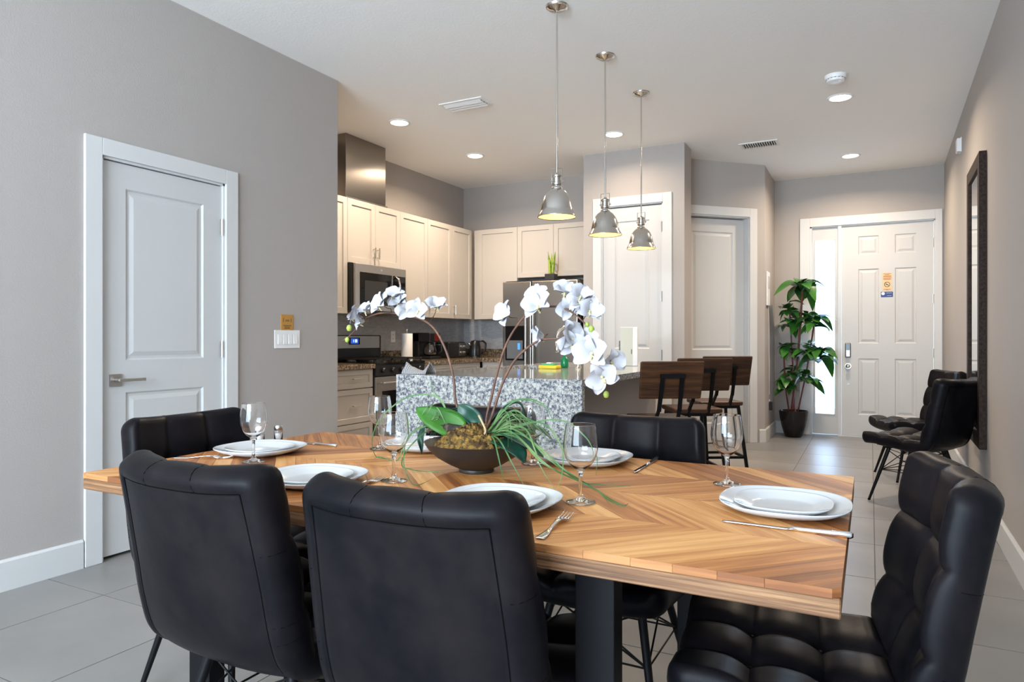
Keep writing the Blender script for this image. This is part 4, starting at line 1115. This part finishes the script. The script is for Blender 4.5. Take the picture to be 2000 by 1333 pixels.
def fork():
    t=thing('fork','','fork',(0,0,0),'silver forks')
    def fn(i,j):
        x=-.095+.125*i; wd=(.0095-.006*sstep(.1,.6,i)) if i<.7 else (.0035+.003*sstep(.7,1,i)); s=(j-.5)*2
        return (x, wd*s, .003+.007*sstep(.3,1,i)-.0006*s*s)
    obj('handle',MB().grid(fn,20,4),CHROME,t,smooth=True,solid=.002)
    def fh(i,j):
        x=.030+.028*i; wd=.0065+.0065*sstep(0,.5,i); s=(j-.5)*2
        return (x,wd*s,.010-.006*sstep(0,1,i)-.001*(1-s*s))
    obj('head',MB().grid(fh,8,6),CHROME,t,smooth=True,solid=.0016)
    for k in range(4):
        y=-.0108+.0072*k; m=MB().tube([(.057,y,.0042),(.075,y,.0045),(.092,y,.0075),(.100,y,.0095)],[.0016,.0015,.0012,.0006],6)
        obj('tine',m,CHROME,t,smooth=True)
    return t
fk=fork()
FK=[((-1.905,1.485),.45,'silver fork beside the left end plate'),((-1.185,1.395),pi/2,'silver fork between the two near chairs, only its tines showing'),((-.575,1.285),pi/2+.10,'silver fork right of the front centre plate')]
for i,((x,y),r,lab) in enumerate(FK):
    if i==0: fk.location=(x,y,ZT); fk.rotation_euler=(0,0,r); fk['label']=lab
    else: dup(fk,None,(x,y,ZT),r,lab)
def knife():
    t=thing('table_knife','','knife',(0,0,0),'silver table knives')
    def fb(i,j):
        x=-.125+.135*i; w0=.0085*(1-(1-min(1,i*5))**2*.7); return (x, -.006+ (w0+.004)*j, .003)
    obj('blade',MB().grid(fb,14,2),CHROME,t,smooth=True,solid=.0014)
    obj('handle',MB().tube([(.008,0,.0045),(.03,0,.0045),(.08,0,.005),(.118,0,.0055),(.123,0,.0055)],[.0045,.0045,.006,.0068,.004],10),CHROME,t,smooth=True)
    return t
kn=knife()
KN=[((-.152,1.483),-.02,'silver knife lying below the right end plate'),((-.602,2.025),pi/2,'silver knife right of the far right plate'),((-1.80,1.868),-.1,'silver knife behind the left end plate')]
for i,((x,y),r,lab) in enumerate(KN):
    if i==0: kn.location=(x,y,ZT); kn.rotation_euler=(0,0,r); kn['label']=lab
    else: dup(kn,None,(x,y,ZT),r,lab)
for (x,y),lab in (((-1.985,1.79),'glass shaker with white cap, nearer the camera, at the left end of the table'),((-1.972,1.865),'glass shaker with grey cap, farther, at the left end of the table')):
    sh=thing('shaker',lab,'shaker',(x,y,ZT),'salt and pepper shakers')
    obj('jar',MB().lathe([(.001,.0),(.015,.0),(.016,.003),(.016,.040),(.013,.044),(.0115,.044),(.014,.039),(.014,.004),(.001,.003)],20,(x,y,ZT+.0004)),GLASS,sh,smooth=True)
    obj('contents',MB().lathe([(.001,.0045),(.0135,.005),(.0135,.030),(.001,.030)],18,(x,y,ZT+.0004)),WHITEP,sh)
    obj('cap',MB().lathe([(.0145,.042),(.016,.044),(.016,.056),(.012,.061),(.001,.062)],20,(x,y,ZT+.0004)),NICKELB if 'grey' in lab else WHITEP,sh,smooth=True,angle=40)

# ------------------------------------------------------------------ orchid arrangement
OX,OY=-1.018,1.715
oc=thing('orchid_arrangement','white artificial orchids with leaves and grass in a wide dark bowl','plant',(OX,OY,ZT))
bp=[(.001,0),(.050,0),(.052,.004),(.050,.010),(.080,.024),(.115,.045),(.140,.068),(.151,.086),(.153,.088),(.150,.088),(.136,.068),(.110,.048),(.075,.028),(.001,.020)]
obj('bowl',MB().lathe(bp,64,(OX,OY,ZT)),BLKCER,oc,smooth=True,angle=50)
random.seed(3)
def moss(i,j):
    r=.128*i; q=2*pi*j; z=.072+.062*(1-i**2.2)+random.uniform(-.009,.009)*(i<.98)
    return (OX+r*cos(q)*1.0,OY+r*sin(q),ZT+z)
mm=MB(); NR,NA=30,90; vs=[]
for i in range(NR+1):
    for j in range(NA): vs.append(moss(i/NR,j/NA))
fs=[(i*NA+j,i*NA+(j+1)%NA,(i+1)*NA+(j+1)%NA,(i+1)*NA+j) for i in range(NR) for j in range(NA)]
mm.add(vs,fs); obj('moss',mm,MOSS,oc,smooth=True)
fC=Vector((-sin(math.atan(700/1333)),cos(math.atan(700/1333)),0)); rC=Vector((fC.y,-fC.x,0))
def P(px,py,y):
    """point on the plane Y = y whose bearing and height were read off the photograph"""
    dv=fC+rC*((px-1000)/1333); t=y/dv.y
    return Vector((dv.x*t,y,1.15-(py-660)/1333*t))
def stemcurve(pts): return catmull(pts,6)
st1=stemcurve([(OX-.02,OY+.03,ZT+.115)]+[P(*q,OY+.03) for q in ((893,795),(886,740),(872,688),(850,645),(825,625),(795,617),(765,612),(738,613),(712,624),(697,642),(683,656),(670,666))])
st2=stemcurve([(OX+.02,OY+.02,ZT+.115)]+[P(*q,OY+.02) for q in ((950,818),(960,775),(972,725),(986,680),(1004,645),(1028,615),(1050,602),(1078,599),(1100,602),(1122,614),(1140,630),(1152,643))])
st3=stemcurve([(OX+.03,OY-.0,ZT+.115)]+[P(*q,OY-.02) for q in ((960,815),(968,790),(982,748),(1003,708),(1030,680),(1056,665),(1085,662),(1112,661),(1142,672),(1166,700),(1180,738),(1185,764))])
for s_ in (st1,st2,st3): obj('flower_stem',MB().tube(s_,[.0042-.0022*i/len(s_) for i in range(len(s_))],8),STEM,oc,smooth=True)
def petalmesh(L_,W_,curl,ruf,nm,tipw=.55):
    def fn(i,j):
        s=(j-.5)*2; wd=W_*(sin(pi*min(1,i**.75*.93+.035))**.75); 
        z=curl*sin(pi*i*.6)*.02+(-.10*curl*i*i)*L_+ruf*s*s*.006*sin(5*i+s)+.0
        return (L_*i, wd*s, z+.004*s*s)
    return MB().grid(fn,9,6).mesh(nm,PETAL,True)
PW=petalmesh(.044,.025,1,1,'petal'); PN=petalmesh(.042,.015,1.2,.6,'petal')
LM=MB()
LM.grid(lambda i,j:(.004*sin(2*pi*j)*(1-.4*i),-.004-.016*i,.006+.010*sin(pi*i)+.004*cos(2*pi*j)),6,8)
LM.tube([(0,0,0),(0,0,.008),(0,-.002,.013)],[.003,.004,.002],8); LM.tube([(-.009,-.010,.008),(0,-.006,.010),(.009,-.010,.008)],[.001,.004,.001],6)
LME=LM.mesh('flower',LIP,True)
def flower(px,py,yo,az,el,roll,scale,snode=None):
    """az: turn right(+)/left(-) of facing the camera side, el: up"""
    p=P(px,py,OY+yo)
    o=bpy.data.objects.new('flower',LME); C.objects.link(o); o.parent=oc
    n=Vector((sin(az)*cos(el),-cos(az)*cos(el),sin(el)))
    R=n.to_track_quat('Z','Y').to_matrix().to_4x4() @ Matrix.Rotation(roll,4,'Z')
    # roll so that local Y is up
    up=Vector((0,0,1)); yl=(up-n*up.dot(n)); yl=yl.normalized() if yl.length>.05 else Vector((0,1,0)); xl=yl.cross(n)
    B=Matrix(((xl.x,yl.x,n.x,0),(xl.y,yl.y,n.y,0),(xl.z,yl.z,n.z,0),(0,0,0,1)))
    M=Matrix.Translation(p-oc.location) @ B @ Matrix.Rotation(roll,4,'Z') @ Matrix.Scale(scale*.92,4)
    o.matrix_local=M
    for a,me,tilt,zz in ((90,PN,-.15,0),(215,PN,-.1,-.001),(325,PN,-.1,-.001),(15,PW,-.25,.002),(165,PW,-.25,.002)):
        q=bpy.data.objects.new('petal',me); C.objects.link(q); q.parent=o
        q.matrix_local=Matrix.Translation((0,0,zz)) @ Matrix.Rotation(radians(a+random.uniform(-8,8)),4,'Z') @ Matrix.Rotation(tilt+random.uniform(-.15,.15),4,'Y')
    # pedicel to the nearest stem point
    if snode:
        c=min(snode,key=lambda v:(v-p).length+abs(v.z-p.z)*.2); nb=p-n*.012
        obj('pedicel',MB().tube([c,c.lerp(nb,.5)+Vector((0,.008,.006)),nb,p-n*.001],.0013,6),STEM,oc,smooth=True)
F=[(712,628,.02,-.8,.1,.5,1.0,st1),(782,596,.02,.1,.7,.2,1.0,st1),(1114,672,-.02,.6,-.1,.2,1.1,st3),(1132,583,-.01,.8,.7,-.5,1.0,st2),(699,620,.0,-1.0,.45,.1,1.0,st1),(722,612,.03,-.4,.9,.4,1.05,st1),(750,598,-.01,-.35,.5,.3,1.1,st1),(772,584,.02,.3,1.0,-.3,1.0,st1),(795,607,.03,.5,-.1,.2,.95,st1),(818,608,-.01,.35,.1,-.2,1.05,st1),(851,604,.0,.7,.9,.3,1.0,st1),
   (992,618,.01,-.45,.35,-.3,1.1,st2),(1055,585,.04,-.1,.5,.2,1.1,st2),(1052,602,-.02,.0,.55,.5,1.2,st2),(1104,577,.02,.6,.9,-.4,1.1,st2),(1112,607,.04,.4,.2,.5,1.05,st2),(1133,594,.01,.3,.6,.2,1.0,st2),(1150,610,-.01,.7,.3,-.3,1.05,st2),
   (1062,655,.0,-.9,-.2,.3,1.0,st3),(1106,656,-.03,1.1,.2,.4,1.15,st3),(1148,668,.02,.2,.3,.1,1.0,st3),(1158,692,-.05,.0,.15,.1,1.35,st3),(1190,708,-.01,1.0,.0,.3,1.05,st3),(1176,735,-.03,.3,-.2,.6,1.2,st3)]
random.seed(21)
for f in F: flower(*f)
for px_,py_,sz,c0 in ((682,641,.011,st1),(678,664,.009,st1),(1155,643,.010,st2),(1147,634,.007,st2),(1184,771,.0095,st3),(840,640,.001,st1)):
    if sz<.005: continue
    p=P(px_,py_,OY+.01); obj('bud',MB().lathe([(.0005,-sz),(sz*.6,-sz*.8),(sz*.85,0),(sz*.6,sz*.7),(.0005,sz)],14,p),BUD,oc,smooth=True)
# broad leaves
def leafmesh(base, pts, W_, mt, par, fold=.3, name='leaf', nrm=None, tip=2.2):
    c=catmull(pts,6); n=len(c)-1
    def fn(i,j):
        k=min(n,int(round(i*n))); t=(c[min(n,k+1)]-c[max(0,k-1)]).normalized()
        s=(j-.5)*2; sd=t.cross(Vector((0,0,1))) if nrm is None else t.cross(Vector(nrm)); sd=sd.normalized() if sd.length>.05 else Vector((1,0,0))
        nn=sd.cross(t)
        wd=W_*max(.0,sin(pi*(.06+.94*i)**.8))**.7*(1 if i<.999 else .0)
        return c[k]+sd*wd*s+nn*wd*fold*abs(s)
    return obj(name,MB().grid(fn,n,6),mt,par,smooth=True,solid=.0012)
B0=Vector((OX,OY,ZT+.13))
def L3(*q): return [B0]+[P(a,b,OY+y) for a,b,y in q]
leafmesh(0,L3((905,800,.0),(880,785,-.03),(850,800,-.06),(812,830,-.06)) if False else [P(905,845,OY-.02),P(880,830,OY-.03),(P(845,815,OY-.05)),P(812,798,OY-.05)],.042,LEAFB,oc,.15,nrm=(0,-.8,.6))
leafmesh(0,[P(935,850,OY),P(925,825,OY+.01),P(908,805,OY+.0),P(895,792,OY)],.034,LEAFD,oc,.2,nrm=(0,-1,.3)) 
leafmesh(0,[P(940,850,OY),P(900,812,OY+.0),P(870,808,OY-.01),P(835,830,OY-.03),P(822,858,OY-.05),P(824,888,OY-.06)],.018,LEAFD,oc,.3)
leafmesh(0,[P(945,850,OY+.02),P(925,805,OY+.02),P(890,800,OY+.02),P(862,825,OY+.02)],.014,LEAFD,oc,.3)
leafmesh(0,[P(945,845,OY),P(985,800,OY+.02),P(1015,790,OY+.03),P(1028,830,OY+.04)],.015,LEAFD,oc,.4)
leafmesh(0,[P(950,850,OY),P(990,850,OY-.02),P(1030,870,OY-.05),P(1062,895,OY-.06)],.040,LEAFD,oc,.25)
leafmesh(0,[P(950,850,OY),P(985,870,OY-.05),P(1010,885,OY-.09),P(1025,905,OY-.10)],.036,LEAFD,oc,.2)
leafmesh(0,[P(960,845,OY+.03),P(1010,835,OY+.05),P(1050,840,OY+.07),P(1080,860,OY+.08)],.035,LEAFD,oc,.2)
leafmesh(0,[P(940,855,OY-.03),P(905,862,OY-.07),P(880,868,OY-.10),P(925,880,OY-.10)],.012,LEAFD,oc,.2)
leafmesh(0,[P(960,855,OY-.02),P(935,872,OY-.07),P(915,870,OY-.09),P(900,862,OY-.10)],.014,LEAFD,oc,.2)
# driftwood
m=MB(); dw=catmull([P(832,842,OY-.05),P(862,836,OY-.04),P(900,842,OY-.03),P(938,850,OY-.02),P(962,862,OY-.0)],6)
random.seed(8); m.tube(dw,[.006+.010*sin(pi*i/len(dw))+random.uniform(-.003,.003) for i in range(len(dw))],10); obj('driftwood',m,BARK,oc,smooth=True)
m=MB(); dw=catmull([P(935,812,OY-.03),P(944,830,OY-.04),P(948,845,OY-.045),P(936,857,OY-.05)],6); m.tube(dw,[.003]*len(dw),8); obj('twig',m,mat('pale_twig',(.45,.33,.2),.7),oc,smooth=True)
# grass blades: explicit photo ones and filler
def blade(pts,w0=.0022):
    c=catmull(pts,7); n=len(c)-1
    for q in c: q.z=max(q.z,ZT+.004)
    def fn(i,j):
        k=min(n,int(round(i*n))); t=(c[min(n,k+1)]-c[max(0,k-1)]).normalized(); sd=t.cross(Vector((.3,-1,.2))); sd=sd.normalized() if sd.length>.05 else Vector((1,0,0))
        return c[k]+sd*w0*(1-.85*i**3)*(j-.5)*2+Vector((0,-.0006*(1-abs(j-.5)*2),0))
    obj('grass_blade',MB().grid(fn,n,2),BLADE,oc,smooth=True)
R_=P(955,850,OY-.02); Lr=P(880,850,OY-.03)
ZG=ZT+.006
def tab(px,py):
    t=1333*(1.15-ZG)/(py-660); return (fC+rC*((px-1000)/1333))*t+Vector((0,0,1.15-(1.15-ZG)*0))-Vector((0,0,1.15-ZG))
EX=[[R_,P(1000,845,OY-.06),P(1070,910,OY-.12),tab(1140,945),tab(1210,985),tab(1228,984)],
    [R_,P(1010,855,OY-.06),P(1060,905,OY-.12),tab(1150,950),tab(1190,978),tab(1222,992)],
    [R_,P(1020,850,OY-.05),P(1075,900,OY-.10),tab(1145,945),tab(1232,950)],
    [R_,P(1000,838,OY-.04),P(1060,880,OY-.10),P(1105,920,OY-.14),tab(1165,958),tab(1195,990)],
    [R_,P(965,860,OY-.08),P(975,900,OY-.14),tab(985,944)],
    [R_,P(975,860,OY-.08),P(1000,905,OY-.13),tab(1025,952)],
    [R_,P(1020,835,OY-.05),P(1045,880,OY-.10),P(1055,910,OY-.12),tab(1083,958)],
    [R_,P(1050,825,OY-.05),P(1095,870,OY-.09),P(1098,925,OY-.12),tab(1087,957)],
    [R_,P(1080,820,OY+.0),P(1140,850,OY+.0),P(1165,890,OY-.02),P(1164,930,OY-.03)],
    [Lr,P(850,830,OY-.05),P(800,850,OY-.08),P(788,900,OY-.12),tab(800,938),tab(815,948),tab(845,936)],
    [Lr,P(840,840,OY-.05),P(795,880,OY-.10),tab(787,913),tab(830,921),tab(872,921)],
    [Lr,P(820,835,OY-.03),P(790,870,OY-.04),P(775,900,OY-.05),tab(740,893),tab(720,903)],
    [Lr,P(860,780,OY-.02),P(800,775,OY-.03),P(745,815,OY-.04),P(727,860,OY-.03),tab(735,893),tab(760,897)],
    [Lr,P(870,800,OY),P(845,760,OY),P(842,742,OY)],
    [R_,P(985,800,OY),P(1020,780,OY),P(1060,790,OY-.02),P(1085,830,OY-.03)],
    [R_,P(990,790,OY+.03),P(1030,782,OY+.03),P(1075,800,OY+.03)]]
for e in EX: blade(e)
random.seed(5)
for k in range(46):
    a=random.uniform(-1,1); R0=R_ if a>-.25 else Lr
    if a>-.25:
        ex=random.uniform(990,1085); ey=random.uniform(835,905); my=random.uniform(800,842)
        pts=[R0+Vector((random.uniform(-.01,.01),random.uniform(-.01,.01),0)),P((R0.x,0)[1]+980+(ex-1000)*.3,my,OY-random.uniform(-.04,.05)),P(ex*.6+985*.4,my+8,OY-random.uniform(-.05,.07)),P(ex,ey,OY-random.uniform(-.06,.11))]
    else:
        ex=random.uniform(785,850); ey=random.uniform(820,880); my=random.uniform(795,832)
        pts=[R0+Vector((random.uniform(-.01,.01),random.uniform(-.01,.01),0)),P(868-(868-ex)*.3,my,OY-random.uniform(-.03,.05)),P(ex*.6+868*.4,my+6,OY-random.uniform(-.03,.08)),P(ex,ey,OY-random.uniform(-.04,.11))]
    blade(pts,.0016)

# ------------------------------------------------------------------ potted plant by the door
PX,PY=-.790,8.53
pp=thing('potted_plant','tall leafy green plant with red canes in a black pot','plant',(PX,PY,0))
obj('pot',MB().lathe([(.001,0),(.085,0),(.100,.02),(.130,.12),(.150,.22),(.158,.29),(.160,.305),(.150,.305),(.145,.28),(.001,.27)],40,(PX,PY,0)),POTM,pp,smooth=True,angle=50)
obj('soil',MB().lathe([(.146,.275),(.08,.285),(.001,.29)],28,(PX,PY,0)),MOSS,pp)
# rosettes: px,py at plane y, size
RO=[(1567,560,8.42,.23,12),(1541,600,8.50,.17,8),(1541,628,8.50,.17,8),(1592,628,8.40,.18,10),(1575,620,8.5,.14,6),(1538,680,8.46,.17,9),(1601,692,8.42,.19,10),(1578,680,8.38,.15,6),(1531,752,8.40,.16,8),(1580,735,8.36,.15,8),(1560,735,8.52,.13,6),(1545,725,8.5,.13,6)]
CN=[(1567,610,8.42),(1541,650,8.50),(1592,660,8.40),(1535,760,8.40),(1560,720,8.50)]
for k,(a_,b_2,y_) in enumerate([(1568,548,8.42),(1542,600,8.50),(1592,620,8.40),(1531,690,8.42)]):
    top=P(a_,b_2,y_); bx=PX+(-.03,.0,.035,-.06)[k]; base=Vector((bx+.01,PY-.03+.02*k,.28))
    mid=base.lerp(top,.5)+Vector((random.uniform(-.02,.02),0,0))
    obj('cane',MB().tube(catmull([base,mid,top],8),.0125 if k==0 else .009,8),CANE,pp,smooth=True)
def pl_leaf(L_,W_,droop):
    def fn(i,j):
        s=(j-.5)*2; wd=W_*sin(pi*min(.995,(.04+.96*i))**.9)**.8 if i<.999 else 0
        return (L_*(i-.12*i*i*droop), wd*s, L_*(.18*i-droop*.55*i*i)+.25*wd*abs(s))
    return MB().grid(fn,9,4).mesh('leaf',PLANTL,True)
LV=[pl_leaf(.17,.046,.8),pl_leaf(.15,.048,1.3),pl_leaf(.18,.050,1.7),pl_leaf(.13,.036,.3)]
for a_,b_2,y_,R0,n in RO:
    c=P(a_,b_2,y_); c.x=max(c.x,-.93)
    n+=4
    for k in range(n):
        q=2*pi*k/n+random.uniform(-.25,.25); me=LV[k%4]
        o=bpy.data.objects.new('leaf',me); C.objects.link(o); o.parent=pp
        sc_=R0/.19*random.uniform(1.25,1.6)
        pitch=random.uniform(-.5,.35)
        reach=c.x+cos(q)*.20*sc_
        if reach<-1.0: sc_*=max(.3,(c.x+1.0)/(c.x-reach))
        o.matrix_local=Matrix.Translation(c-pp.location+Vector((0,0,random.uniform(-.07,.06)))) @ Matrix.Rotation(q,4,'Z') @ Matrix.Rotation(pitch,4,'Y') @ Matrix.Rotation(random.uniform(-.4,.4),4,'X') @ Matrix.Scale(sc_,4)
